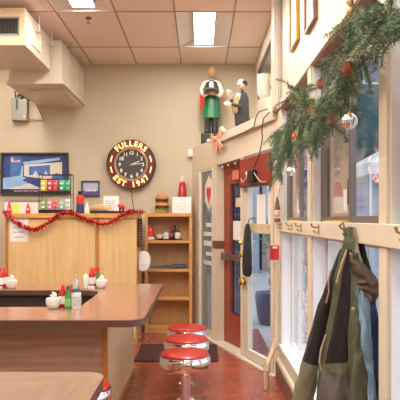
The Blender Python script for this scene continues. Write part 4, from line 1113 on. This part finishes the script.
# body bulk behind everything (far side and back, against the wall)
R = []
for z_, cx_, cy_, rx, ry in [(1.49, .735, 2.79, .008, .02), (1.44, .73, 2.78, .015, .045), (1.34, .722, 2.76, .028, .10), (1.2, .715, 2.74, .032, .15), (1.0, .695, 2.73, .045, .165), (.8, .675, 2.73, .06, .17), (.6, .655, 2.73, .075, .175), (.45, .65, 2.73, .08, .175)]:
    R.append([Vector((min(cx_+rx*(1+.12*math.sin(7*a))*math.cos(a), .744), cy_+ry*(1+.06*math.sin(9*a+z_*2))*math.sin(a), z_)) for a in [2*PI*i/48 for i in range(48)]])
MB().rings(R).build('body', M_olive, ct, smooth=True)
# far sleeve: black with olive cuff
sl = [(343, 250, 2.84), (337, 268, 2.85), (330, 290, 2.88), (323, 312, 2.90), (317, 338, 2.92), (311, 362, 2.93), (306, 385, 2.94), (302, 408, 2.95), (299, 430, 2.95)]
pts = [P(*q) for q in sl]
def sleeve(pts, rad, cut, name, m1, m2):
    e = MB(); e.m(m1).m(m2); R = []; K = 20; N_ = 40
    up = None
    for j in range(N_+1):
        v = j/N_; p = catmull(pts, v); q = catmull(pts, min(v+.02, 1)); tt_ = (q-catmull(pts, max(v-.02, 0))).normalized()
        a_ = Vector((1, 0, 0)); a_ = (a_-tt_*a_.dot(tt_)).normalized(); b_ = tt_.cross(a_)
        r = rad[0]+(rad[1]-rad[0])*v
        R.append([p+(a_*math.cos(2*PI*k/K)+b_*math.sin(2*PI*k/K))*r*(1+.10*noise.noise(Vector((k*.7, j*.35, 1)))+.05*math.sin(j*1.1+k)) for k in range(K)])
    vr = [[e.bm.verts.new(p) for p in r] for r in R]
    for j in range(N_):
        for k in range(K):
            f = e.bm.faces.new([vr[j][k], vr[j][(k+1) % K], vr[j+1][(k+1) % K], vr[j+1][k]]); f.material_index = 0 if j/N_ < cut else 1
    e.bm.faces.new(vr[0][::-1]); e.bm.faces.new(vr[-1])
    e.build(name, None, ct, smooth=True)
sleeve(pts, (.016, .066), .62, 'sleeve', M_blk, M_olive)
# olive strip between the sleeve and the black front panel
sheet([[(345, 236, 2.74), (350, 236, 2.72)], [(339, 258, 2.76), (349, 258, 2.68)], [(333, 285, 2.78), (344, 285, 2.69)], [(328, 320, 2.79), (339, 320, 2.69)], [(320, 360, 2.79), (332, 360, 2.70)], [(316, 400, 2.74), (330, 400, 2.70)], [(313, 430, 2.74), (330, 430, 2.7)]], M_olive, 'front_facing', ct, fold=.006, freq=1, seed=2)
# black front panel with olive and pocket band below
sheet([[(348, 250, 2.66), (350, 249, 2.64), (352, 250, 2.62)], [(342, 272, 2.67), (348, 272, 2.62), (354, 270, 2.60)], [(338, 300, 2.68), (346, 300, 2.60), (354, 300, 2.58)], [(331, 335, 2.68), (342, 335, 2.58), (354, 335, 2.56)], [(325, 364, 2.68), (338, 364, 2.56), (352, 362, 2.54)], [(322, 377, 2.68), (337, 377, 2.55), (351, 376, 2.53)], [(318, 400, 2.68), (334, 400, 2.54), (350, 400, 2.52)], [(316, 432, 2.68), (333, 432, 2.54), (350, 432, 2.52)]],
      None, 'front_panel', ct, fold=.007, freq=2, seed=5, nv=60, mats=[(.57, M_blk), (.70, M_olive), (.80, M_olive2), (2, M_olive)])
# near olive panel
sheet([[(352, 252, 2.60), (356, 252, 2.58), (358, 254, 2.56)], [(352, 280, 2.58), (358, 280, 2.54), (363, 280, 2.52)], [(351, 315, 2.56), (358, 315, 2.50), (365, 315, 2.49)], [(349, 350, 2.54), (357, 350, 2.47), (366, 350, 2.47)], [(347, 385, 2.52), (357, 385, 2.45), (369, 385, 2.45)], [(346, 432, 2.5), (357, 432, 2.44), (371, 432, 2.44)]], M_olive, 'side_panel', ct, fold=.013, freq=2, seed=1)
# pale blue lining and navy edge
sheet([[(358, 285, 2.50), (364, 288, 2.49), (370, 292, 2.48)], [(358, 305, 2.49), (366, 307, 2.45), (373, 308, 2.46)], [(360, 335, 2.47), (368, 335, 2.43), (375, 335, 2.44)], [(362, 360, 2.465), (369, 360, 2.425), (376, 360, 2.43)], [(368, 390, 2.46), (373, 390, 2.42), (377, 390, 2.42)], [(371, 432, 2.45), (375, 432, 2.41), (378, 432, 2.41)]], M_blue, 'lining', ct, fold=.018, freq=2, seed=3)
sheet([[(368, 285, 2.46), (374, 290, 2.44)], [(371, 320, 2.43), (378.5, 320, 2.41)], [(373, 360, 2.425), (380, 360, 2.405)], [(376, 400, 2.42), (381, 400, 2.405)], [(377, 432, 2.42), (381, 432, 2.4)]], M_navy, 'lining_edge', ct, fold=.005, freq=1, seed=6)
# hanging neck and collar
sheet([[(343.5, 228, 2.74), (349, 227, 2.71), (354, 227, 2.70)], [(344, 238, 2.72), (350, 238, 2.68), (355, 238, 2.66)], [(345, 250, 2.71), (350, 250, 2.64), (355, 251, 2.62)], [(348, 258, 2.70), (351, 259, 2.62), (354, 260, 2.60)]], M_green2, 'neck', ct, fold=.005, freq=2, seed=7, thick=.01)
sheet([[(353, 227, 2.68), (356, 227, 2.67)], [(354, 240, 2.66), (358, 240, 2.64)], [(354, 252, 2.62), (360, 254, 2.60)], [(358, 268, 2.57), (366, 270, 2.55)]], M_beige, 'neck_lining', ct, fold=.003, freq=1, seed=8)
sheet([[(356, 228, 2.69), (360, 230, 2.66)], [(358, 245, 2.66), (365, 248, 2.62)], [(361, 262, 2.62), (370, 266, 2.56)], [(366, 280, 2.56), (376, 283, 2.50)]], M_blk, 'inner_collar', ct, fold=.005, freq=1, seed=9)
sheet([[(349, 252, 2.60), (354, 255, 2.56), (359, 260, 2.55)], [(351, 265, 2.575), (360, 266, 2.50), (369, 269, 2.51)], [(355, 279, 2.56), (366, 279, 2.45), (377, 279, 2.46)], [(360, 292, 2.54), (369, 293, 2.43), (379.5, 289, 2.44)], [(365, 303, 2.52), (370, 306, 2.44), (375, 303, 2.44)]], M_brn, 'collar', ct, fold=.014, freq=2, seed=4, thick=.012)
def pipe_(q, r): MB().tube([P(*w_) for w_ in q], r, 6).build('piping', M_beige, ct, smooth=True)
pipe_([(350, 253, 2.59), (356, 261, 2.555), (363, 268, 2.52), (370, 273, 2.495), (376, 279, 2.475), (379, 287, 2.46)], .005)
pipe_([(347, 250, 2.66), (343, 262, 2.67), (339, 275, 2.68), (337, 283, 2.69)], .007)
pipe_([(331, 270, 2.80), (328.5, 280, 2.81), (329, 292, 2.83), (326, 303, 2.84)], .004)
pipe_([(326, 335, 2.78), (321, 350, 2.78), (319.5, 362, 2.78), (322, 372, 2.77)], .005)
MB().tube([(.70, 2.80, 1.515), (.715, 2.80, 1.535), (.72, 2.79, 1.50)], .006, 6).build('hanging_loop', M_olive, ct)
e = MB()
for (a, b) in ((353, 309), (366, 322), (367, 340), (368.5, 358)): e.ball(P(a, b, 2.45), .009, 10)
e.build('button', M_steel, ct, smooth=True)

# ================================================================ PINE GARLAND
M_pine = mat('pine_needle', (.075, .17, .085), .6, var=.45, vscale=5)
M_pine2 = mat('pine_needle_pale', (.36, .40, .22), .6, var=.3, vscale=5)
M_twig = mat('twig', (.16, .09, .045), .8)
gp = [Vector(q) for q in [(.66, 1.2, HC+.62), (.66, 1.7, HC+.62), (.66, 1.9, HC+.68), (.66, 2.1, HC+.75), (.67, 2.3, HC+.80), (.67, 2.5, HC+.70), (.67, 2.80, HC+.62), (.67, 3.10, HC+.60), (.67, 3.45, HC+.68), (.66, 3.75, HC+.82), (.67, 4.1, HC+.66), (.66, 4.5, HC+.68), (.66, 4.85, HC+.74)]]
pg = thing('pine_garland', 'green artificial pine garland hung with cones along the window head', 'garland', (.66, 3.0, HC+.5))
MB().tube([catmull(gp, k/60) for k in range(61)], .012, 7).build('stem', M_twig, pg, smooth=True)
random.seed(21)
e = MB(); e.m(M_pine).m(M_pine2); tw = MB(); cnt = 0
def needle(p, u, L, w_, mi):
    v = u.orthogonal().normalized()*w_; v2 = u.cross(v).normalized()*w_
    a = e.bm.verts.new(p+v); b = e.bm.verts.new(p-v*.5+v2*.87); c = e.bm.verts.new(p-v*.5-v2*.87); d = e.bm.verts.new(p+u*L)
    for f in ((a, b, d), (b, c, d), (c, a, d)):
        q = e.bm.faces.new(f); q.material_index = mi
def sprig(p0, d0, L, droop):
    mi = 1 if random.random() < .22 else 0
    N_ = 9; p = p0.copy(); d = d0.normalized(); pl = [p.copy()]
    for k in range(N_):
        d = (d+Vector((0, 0, -droop/N_))).normalized(); p = p+d*(L/N_)
        if p.x > .745: p.x = .745; d.x = min(d.x, -.05); d.normalize()
        pl.append(p.copy())
        a = d.orthogonal().normalized(); b = d.cross(a)
        for q in range(12):
            an = random.uniform(0, 2*PI); s_ = random.random()
            u = (d*random.uniform(.15, .8)+(a*math.cos(an)+b*math.sin(an))*random.uniform(.8, 1.1)).normalized()
            pp_ = p-d*(L/N_)*s_; LL = random.uniform(.026, .045)*(1-.35*k/N_)
            if pp_.x+u.x*LL > .755: u.x = -abs(u.x)
            needle(pp_, u, LL, .0016, mi if random.random() < .85 else 1-mi)
    tw.tube(pl, [.003*(1-.6*k/N_)+.001 for k in range(N_+1)], 4)
for k in range(250):
    v = random.uniform(.02, 1)
    p = catmull(gp, v); y = p.y
    if y < 2.2 and random.random() < .1: continue
    down = {True: 1.0, False: 1.0}[True]
    # long drops where the photo's garland hangs low
    L = random.uniform(.10, .19)
    dz = random.gauss(-.25, .55); 
    if 2.35 < y < 3.3: dz -= .45; L *= 1.15
    if 3.9 < y < 5.2: dz -= .2; L *= 1.35
    if 3.4 < y < 3.9 and random.random() < .5: dz = .7
    d = Vector((random.gauss(-.35, .5), random.gauss(0, .8), dz))
    if y > 4.2: d.x = random.gauss(0, .35); L *= .85
    sprig(p+Vector((random.uniform(-.03, .03), 0, random.uniform(-.03, .03))), d, L, .8)
# hanging tails
for (y, n_, z0, z1) in ((4.62, 20, .60, .36), (4.3, 18, .62, .44), (2.52, 24, .78, .50), (2.75, 16, .62, .46), (3.15, 18, .58, .44), (3.5, 12, .62, .50)):
    for k in range(n_):
        f_ = k/n_; p = Vector((.67+random.uniform(-.06, .03), y+random.uniform(-.10, .10), HC+z0+(z1-z0)*f_))
        sprig(p, Vector((random.gauss(-.2, .6), random.gauss(0, .6), -.8)), random.uniform(.08, .15), .7)
e.build('needles', None, pg); tw.build('twig', M_twig, pg)

M_cone = mat('pine_cone_brown', (.34, .12, .04), .7, var=.3, vscale=30)
def cone(p, label, s=1.0, rz=0):
    t = thing('pine_cone', label, 'pine cone', p, 'pine cones in the garland')
    e = MB(); R = [(.004, -.03), (.014, -.024), (.019, -.008), (.016, .012), (.009, .026), (.002, .034)]
    e.lathe(p, [(r*s, z*s) for r, z in R], 12)
    e.build('core', M_cone, t, smooth=True)
    e = MB()
    for k in range(48):
        v = k/48; z_ = (-.028+.058*v)*s; a = k*2.4; r = (.020*math.sin(PI*(v*.85+.12))+.003)*s
        c = Vector(p)+Vector((r*math.cos(a), r*math.sin(a), z_)); o_ = Vector((math.cos(a), math.sin(a), -.35))*.010*s; w_ = Vector((-math.sin(a), math.cos(a), 0))*.006*s
        e.poly([c-w_, c+w_, c+o_+w_*.7, c+o_-w_*.7])
    e.build('scales', M_cone, t); return t
for k, (px_, py_, d_, s_, l) in enumerate([(347, 68, 2.40, 1.0, 'pine cone in the hanging strand left of the broad right post'), (311, 111, 3.25, 1.1, 'pine cone in the garland left of the window mullion top'), (331.5, 118, 2.8, 1.1, 'pine cone just left of the large glass ball'), (291, 130, 4.3, 1.0, 'pine cone in the bunch nearest the corner post'), (320, 84, 3.1, .9, 'pine cone highest in the middle bunch of the garland'), (297, 143, 3.9, 1.0, 'pine cone low in the middle of the corner bunch')]):
    cone(tuple(P(px_, py_, d_*.94)), l, s_)
# gold leaf sprays in the garland
M_gold = mat('amber_leaf', (.65, .30, .05), .4, var=.3)
for k, (px_, py_, d_) in enumerate([(384, 32, 1.95), (352, 8, 2.3)]):
    e = MB(); p0 = P(px_, py_, d_)
    for q in range(14):
        u = Vector((random.gauss(0, .4), random.gauss(0, 1), random.gauss(0, .4))).normalized(); v = u.orthogonal().normalized()
        e.poly([p0, p0+u*.02+v*.007, p0+u*.045, p0+u*.02-v*.007])
    e.build('leaf_spray', M_gold, None, label=['amber leaf spray in the garland at the right edge', 'amber leaf spray in the garland at the top edge'][k], category='decoration')
M_glassball = mat('silver_glass_ball', (.75, .82, .86), .06, metal=.9)
def ornament(px_, py_, d_, r, m_, label):
    p = P(px_, py_, d_*.95); t = thing('bauble', label, 'bauble', (p.x, p.y, p.z-r), 'baubles in the pine garland')
    MB().ball(p, r, 24).build('ball', m_, t, smooth=True)
    MB().lathe((p.x, p.y, p.z+r*.96), [(r*.28, 0), (r*.28, r*.22), (r*.1, r*.28)], 10).build('cap', M_brass, t, smooth=True)
    MB().tube([(p.x, p.y, p.z+r*1.2), (p.x+.01, p.y+.01, p.z+r*1.2+.07)], .001, 4).build('thread', M_steel, t)
ornament(349.5, 121.5, 2.50, .034, M_glassball, 'large silvery glass bauble hanging at the lower edge of the garland')
ornament(290.5, 171.5, 4.35, .034, M_glassball, 'silvery bauble low on the strand near the corner post')
ornament(314.5, 140, 3.45, .030, mat('red_bauble', (.65, .06, .02), .12, metal=.5), 'shiny red bauble low on the garland in front of the mullion')
ornament(295, 137, 4.0, .024, mat('red_bauble', (.65, .06, .02), .12, metal=.5), 'shiny red bauble half hidden in the corner bunch')

# salmon bow on the ledge
M_sal = mat('salmon_ribbon', (.75, .33, .22), .6, var=.1)
t = thing('ribbon_bow', 'salmon ribbon bow with white pompoms on the ledge by the aproned statue', 'bow', E(.98, .03, zt(1.0)-.12))
cB = Vector(E(S(219.5), .04, PZ(139, 6.93)))
tS = Vector((DX, DY, 0)); 
def bq(s_, z_, n_=0): return cB+tS*s_*1.0+Vector((0, 0, z_))+Vector((NX, NY, 0))*n_
for k, (pt) in enumerate(([(0, 0), (-.16, .09), (-.20, .0), (-.14, -.04)], [(0, 0), (.14, .10), (.26, .08), (.20, -.0)], [(-.02, 0), (.06, 0), (.04, -.17), (-.10, -.13)], [(.02, 0), (.10, -.02), (.26, -.13), (.16, -.16)])):
    MB().extr([bq(a, b, .004*k) for a, b in pt], Vector((NX, NY, 0))*.012).build('loop' if k < 2 else 'tail', M_sal, t, bevel=.004)
MB().ball(bq(0, 0, .02), .028, 12).build('knot', M_sal, t, smooth=True)
for s_, z_ in ((-.22, .0), (.30, .05), (.22, .09)): MB().ball(bq(s_, z_, .02), .026, 12).build('pompom', M_white, t, smooth=True)

# ================================================================ STATUES
def skin(name, joints, edges, m_, par, sub=2, root=0):
    me = bpy.data.meshes.new(name); off = Vector(par['_w'])
    me.from_pydata([Vector(j[0])-off for j in joints], edges, [])
    o = bpy.data.objects.new(name, me); COL.objects.link(o); o.parent = par; o['_w'] = tuple(off)
    me.materials.append(m_)
    sm = o.modifiers.new('skin', 'SKIN'); sm.use_smooth_shade = True
    for i, j in enumerate(joints):
        r = j[1]; r = (r, r) if not isinstance(r, tuple) else r
        me.skin_vertices[0].data[i].radius = r
        me.skin_vertices[0].data[i].use_root = (i == root)
    ss = o.modifiers.new('sub', 'SUBSURF'); ss.levels = sub; ss.render_levels = sub
    return o
def loft(secs, name, m_, par, k=24, open_front=0.0):
    R = []
    for c, rx, ry in secs:
        R.append([Vector((c[0]+rx*math.cos(a), c[1]+ry*math.sin(a), c[2])) for a in [2*PI*i/k for i in range(k)]])
    return MB().rings(R).build(name, m_, par, smooth=True)
M_skinf = mat('painted_skin_tan', (.50, .30, .13), .45); M_skin2 = mat('painted_skin_pale', (.72, .52, .38), .45)
M_shirt = mat('painted_shirt', (.72, .66, .56), .5); M_vest = mat('painted_vest', (.03, .03, .035), .4)
M_apr = mat('painted_green_apron', (.015, .16, .055), .3, var=.15, coat=.3); M_trs = mat('painted_trousers', (.018, .018, .024), .25, coat=.4)
def fingers(par, w, dirv, side, m_, s=1.0, nm='hand'):
    # palm and five fingers curling around what is held
    w = Vector(w); d = Vector(dirv).normalized(); sd = Vector(side).normalized(); dn = d.cross(sd).normalized()
    j = [(w, .011*s), (w+d*.025*s, (.016*s, .010*s)), (w+d*.045*s, (.017*s, .009*s))]; ed = [(0, 1), (1, 2)]
    skin(nm, j, ed, m_, par, 1)
    for q, L in enumerate((.034, .040, .038, .030)):
        b = w+d*.046*s+sd*(q-1.5)*.0095*s
        skin('finger', [(b-d*.008*s, .005*s), (b+d*L*.5*s, .0045*s), (b+d*L*.8*s+dn*L*.35*s, .004*s)], [(0, 1), (1, 2)], m_, par, 1)
    b = w+d*.02*s-sd*.014*s
    skin('thumb', [(b, .006*s), (b-sd*.014*s+d*.012*s, .0055*s), (b-sd*.016*s+d*.028*s+dn*.008*s, .0045*s)], [(0, 1), (1, 2)], m_, par, 1)

# waiter with green apron; height about 1 m
dC = 7.62; bx_, by_ = PX(211.3, dC), dC; Z0 = 2.575
def c3(px_, py_, dd=0): p = P(px_, py_, dC+dd); return (p.x, p.y, p.z)
t = thing('waiter_statue', 'painted statue of a bald waiter in green apron holding a tray on the ledge', 'statue', (bx_, by_, Z0))
MB().box(PX(201, dC), PX(218, dC), dC-.08, dC+.10, Z0, PZ(134, dC)).build('plinth', M_black, t, bevel=.006)
zz = lambda py: PZ(py, dC)
# body: one continuous figure
J = [((bx_, by_, zz(104)), (.075, .06)), ((bx_, by_, zz(94)), (.072, .058)), ((bx_, by_, zz(86)), (.085, .06)), ((bx_, by_+.005, zz(81)), (.03, .03)), ((bx_, by_, zz(77)), (.028, .028)),
     ((bx_-.095, by_, zz(83.8)), .042), ((bx_-.14, by_-.01, zz(92)), .036), ((bx_-.10, by_-.10, zz(97.5)), .022), ((bx_-.06, by_-.15, zz(97)), .016),
     ((bx_+.095, by_, zz(83.8)), .042), ((bx_+.145, by_-.01, zz(92)), .036), ((bx_+.115, by_-.10, zz(98)), .022), ((bx_+.075, by_-.15, zz(97.5)), .016),
     ((bx_-.04, by_, zz(108)), .05), ((bx_-.045, by_-.01, zz(122)), .037), ((bx_-.045, by_+.01, zz(133)), .027),
     ((bx_+.04, by_, zz(108)), .05), ((bx_+.05, by_-.01, zz(122)), .037), ((bx_+.05, by_+.01, zz(133)), .027),
     ((bx_-.05, by_-.05, zz(133.5)), .025), ((bx_+.06, by_-.05, zz(133.5)), .025)]
ED = [(0,1),(1,2),(2,3),(3,4),(2,5),(5,6),(6,7),(7,8),(2,9),(9,10),(10,11),(11,12),(0,13),(13,14),(14,15),(0,16),(16,17),(17,18),(15,19),(18,20)]
skin('body', J, ED, M_shirt, t)
def ovoid(c, rx, ry, rz, name, m_, par, face=(0,-1)):
    # head with chin narrowing, brow, nose
    R = []; NN = 12
    for j in range(NN+1):
        v = j/NN; a = PI*v; r = max(math.sin(a), .02); z_ = -math.cos(a)
        k = 1-.12*max(0, -z_)       # narrower chin
        R.append([Vector((c[0]+rx*r*k*math.cos(b), c[1]+ry*r*k*math.sin(b), c[2]+rz*z_)) for b in [2*PI*i/20 for i in range(20)]])
    return MB().rings(R).build(name, m_, par, smooth=True)
hc = (bx_+.0, by_-.01, zz(72.2))
ovoid(hc, .060, .062, .078, 'head', M_skinf, t)
e = MB(); e.ball((hc[0], hc[1]-.061, hc[2]-.01), .010, 10, sc=(.8, 1.1, 1.4)); e.build('nose', M_skinf, t, smooth=True)
for s_ in (-1, 1):
    MB().ball((hc[0]+s_*.060, hc[1], hc[2]-.005), .012, 10, sc=(.5, .8, 1.3)).build('ear', M_skinf, t, smooth=True)
    MB().ball((hc[0]+s_*.019, hc[1]-.054, hc[2]+.006), .006, 8, sc=(1.2,.7,.8)).build('eye', M_dark, t, smooth=True)
    MB().tube([(hc[0]+s_*.01, hc[1]-.060, hc[2]+.018), (hc[0]+s_*.03, hc[1]-.052, hc[2]+.020)], .0035, 6).build('eyebrow', M_brown, t)
MB().tube([(hc[0]-.018, hc[1]-.052, hc[2]-.030), (hc[0], hc[1]-.056, hc[2]-.033), (hc[0]+.018, hc[1]-.052, hc[2]-.030)], .0035, 6).build('mouth', mat('lip_red', (.45, .12, .08), .5), t)
# clothes
loft([((bx_, by_, zz(104)), .092, .072), ((bx_, by_, zz(96)), .088, .072), ((bx_, by_, zz(88)), .108, .080), ((bx_, by_, zz(83.5)), .10, .066), ((bx_, by_, zz(81.5)), .055, .045)], 'vest', M_vest, t)
e = MB(); e.extr([(bx_-.022, by_-.078, zz(82)), (bx_+.022, by_-.078, zz(82)), (bx_+.03, by_-.082, zz(86)), (bx_+.012, by_-.083, zz(96)), (bx_-.012, by_-.083, zz(96)), (bx_-.03, by_-.082, zz(86))], (0, .03, 0)); e.build('shirt_front', M_shirt, t, bevel=.004)
e = MB(); e.extr([(bx_-.028, by_-.09, zz(81)), (bx_-.028, by_-.09, zz(83)), (bx_, by_-.09, zz(82.2)), (bx_+.028, by_-.09, zz(83)), (bx_+.028, by_-.09, zz(81)), (bx_, by_-.09, zz(81.8))], (0, .012, 0)); e.build('bow_tie', M_black, t)
R = []
for py, rx, ry in [(98, .098, .078), (103, .105, .085), (108, .112, .09), (114, .118, .095), (118.5, .12, .098)]:
    R.append([Vector((bx_+.006+rx*(1+.03*math.sin(9*a))*math.cos(a), by_+ry*(1+.03*math.sin(9*a))*math.sin(a), zz(py))) for a in [2*PI*i/40 for i in range(40)]])
MB().rings(R).build('apron', M_apr, t, smooth=True)
for s_ in (-1, 1): loft([((bx_+s_*.048, by_, zz(116)), .052, .055), ((bx_+s_*.05, by_-.005, zz(123)), .046, .05), ((bx_+s_*.05, by_, zz(129)), .043, .046), ((bx_+s_*.052, by_+.0, zz(133.2)), .046, .05)], 'trouser_leg', M_trs, t)
for s_ in (-1, 1): MB().ball((bx_+s_*.055, by_-.035, zz(133)+.004), .034, 14, sc=(.9, 1.7, .6)).build('shoe', M_black, t, smooth=True)
fingers(t, (bx_-.06, by_-.15, zz(97)), (.6, -.5, .15), (.4, .4, .3), M_skinf, 1.1)
fingers(t, (bx_+.075, by_-.15, zz(97.5)), (-.6, -.5, .15), (.4, -.4, .3), M_skinf, 1.1)
e = MB(); e.lathe((bx_-.015, by_-.19, zz(93.5)), [(.07, 0), (.10, .004), (.108, .014), (.10, .01), (.07, .006)], 28); e.build('tray', M_grey, t, smooth=True)
e = MB(); e.extr([(bx_-.155, by_-.06, zz(95)), (bx_-.105, by_-.09, zz(95)), (bx_-.10, by_-.09, zz(108)), (bx_-.150, by_-.06, zz(109.5))], (0, .02, 0)); e.build('red_towel', M_redp, t, bevel=.005)

# gentleman in grey tailcoat, leaning back with raised glass
dG = 6.75; gx_, gy_ = PX(238.5, dG), dG
t = thing('gentleman_statue', 'painted statue of a gentleman in grey tailcoat raising a glass on the ledge', 'statue', (gx_, gy_, Z0))
def g3(px_, py_, dd=0): p = P(px_, py_, dG+dd); return Vector((p.x, p.y, p.z))
MB().box(g3(231, 0).x, g3(248, 0).x, dG-.08, dG+.09, Z0, Z0+.03).build('plinth', M_black, t, bevel=.006)
J = [(g3(240, 116), (.06, .05)), (g3(239, 107), (.07, .06)), (g3(240.5, 98), (.072, .058)), (g3(241.5, 92), (.035, .033)), (g3(242, 89), .026),
     (g3(245.5, 97), .036), (g3(245, 107, -.03), .03), (g3(236, 105.5, -.10), .024), (g3(231.5, 104, -.13), .018),
     (g3(236.5, 96, -.02), .03), (g3(233.5, 102, -.07), .024), (g3(230.5, 100, -.10), .019),
     (g3(238, 122), .045), (g3(238, 130), .032), (Vector((g3(238, 0).x, gy_, Z0+.06)), .022),
     (g3(243, 122), .045), (g3(243.5, 130), .032), (Vector((g3(244, 0).x, gy_, Z0+.06)), .022)]
ED = [(0,1),(1,2),(2,3),(3,4),(2,5),(5,6),(6,7),(7,8),(2,9),(9,10),(10,11),(0,12),(12,13),(13,14),(0,15),(15,16),(16,17)]
M_coatg = mat('painted_grey_coat', (.05, .055, .06), .45, var=.15)
skin('body', J, ED, M_coatg, t)
# coat with tails
loft([(g3(241, 93.5, .005), .07, .06), (g3(241, 99, .005), .098, .08), (g3(240.5, 108, .005), .105, .088), (g3(241.5, 114, .01), .095, .08), (g3(243.5, 122, .03), .082, .06), (g3(244.5, 130, .04), .07, .05), (g3(245, 134, .045), .055, .04)], 'tailcoat', M_coatg, t)
e = MB(); a = [g3(234.5, 97, -.095), g3(239, 95, -.095), g3(238.5, 104, -.105), g3(237.5, 113, -.095), g3(232.8, 112.5, -.095), g3(231.6, 105, -.10)]
e.extr(a, (0, .06, 0)); e.build('waistcoat', mat('painted_gold_waistcoat', (.50, .35, .15), .45, var=.2), t, bevel=.008)
e = MB(); e.extr([g3(237, 92.5, -.07), g3(241, 93.5, -.07), g3(239.5, 100, -.09), g3(236.5, 99, -.09)], (0, .04, 0)); e.build('shirt_front', M_shirt, t, bevel=.005)
hg = g3(241.5, 84.5)
o = ovoid(hg, .052, .054, .066, 'head', M_skin2, t)
MB().ball(hg+Vector((-.040, -.03, -.002)), .011, 10, sc=(1.3, .8, 1)).build('nose', M_skin2, t, smooth=True)
MB().ball(hg+Vector((.018, -.044, -.004)), .011, 10, sc=(.8, .6, 1.3)).build('ear', M_skin2, t, smooth=True)
MB().ball(hg+Vector((-.022, -.043, .010)), .0055, 8).build('eye', M_dark, t, smooth=True)
MB().tube([hg+Vector((-.043, -.022, -.024)), hg+Vector((-.030, -.040, -.026)), hg+Vector((-.018, -.046, -.024))], .0032, 6).build('moustache', M_brown, t)
R = []
for r, z_ in [(.058, -.012), (.062, .008), (.060, .026), (.050, .038)]:
    R.append([hg+Vector((.012+r*math.cos(a), .010+r*math.sin(a), z_-.12*(-r*math.cos(a)))) for a in [2*PI*i/24 for i in range(24)]])
MB().rings(R).build('hair', mat('dark_hair', (.05, .03, .02), .6), t, smooth=True)
fingers(t, g3(231.5, 104, -.13), (-.8, -.2, .1), (0, .3, 1), M_ceramic, 1.2); fingers(t, g3(230.5, 100, -.10), (-.25, -.1, 1), (.2, 1, 0), M_skin2, 1.1)
gl = g3(228.8, 98.5, -.12)
MB().lathe(gl, [(.018, 0), (.018, .004), (.005, .01), (.006, .02), (.022, .035), (.026, .07), (.026, .075)], 18).build('glass', mat('beer_amber', (.62, .42, .22), .2), t, smooth=True)
MB().lathe(gl+Vector((0, 0, .074)), [(.0265, 0), (.028, .012), (.02, .022), (.004, .026)], 18).build('foam', M_ceramic, t, smooth=True)

# ================================================================ WORLD, CAMERA
wd = bpy.data.worlds.new('World'); SC.world = wd; wd.use_nodes = True
nt = wd.node_tree; bg = nt.nodes['Background']; bg.inputs[0].default_value = (.80, .89, 1.0, 1); bg.inputs[1].default_value = 1.0
cam = bpy.data.cameras.new('Camera'); co = bpy.data.objects.new('Camera', cam); COL.objects.link(co)
co.location = (0, 0, HC); co.rotation_euler = (PI/2, 0, 0)
cam.sensor_width = 36; cam.lens = F/400*36; cam.shift_y = 19/400; cam.clip_start = .05
SC.camera = co
for o in bpy.data.objects:
    if '_w' in o: del o['_w']
vs = SC.view_settings
vs.view_transform = 'Standard'; vs.look = 'None'; vs.gamma = 1; vs.use_curve_mapping = False; vs.exposure = 1.06
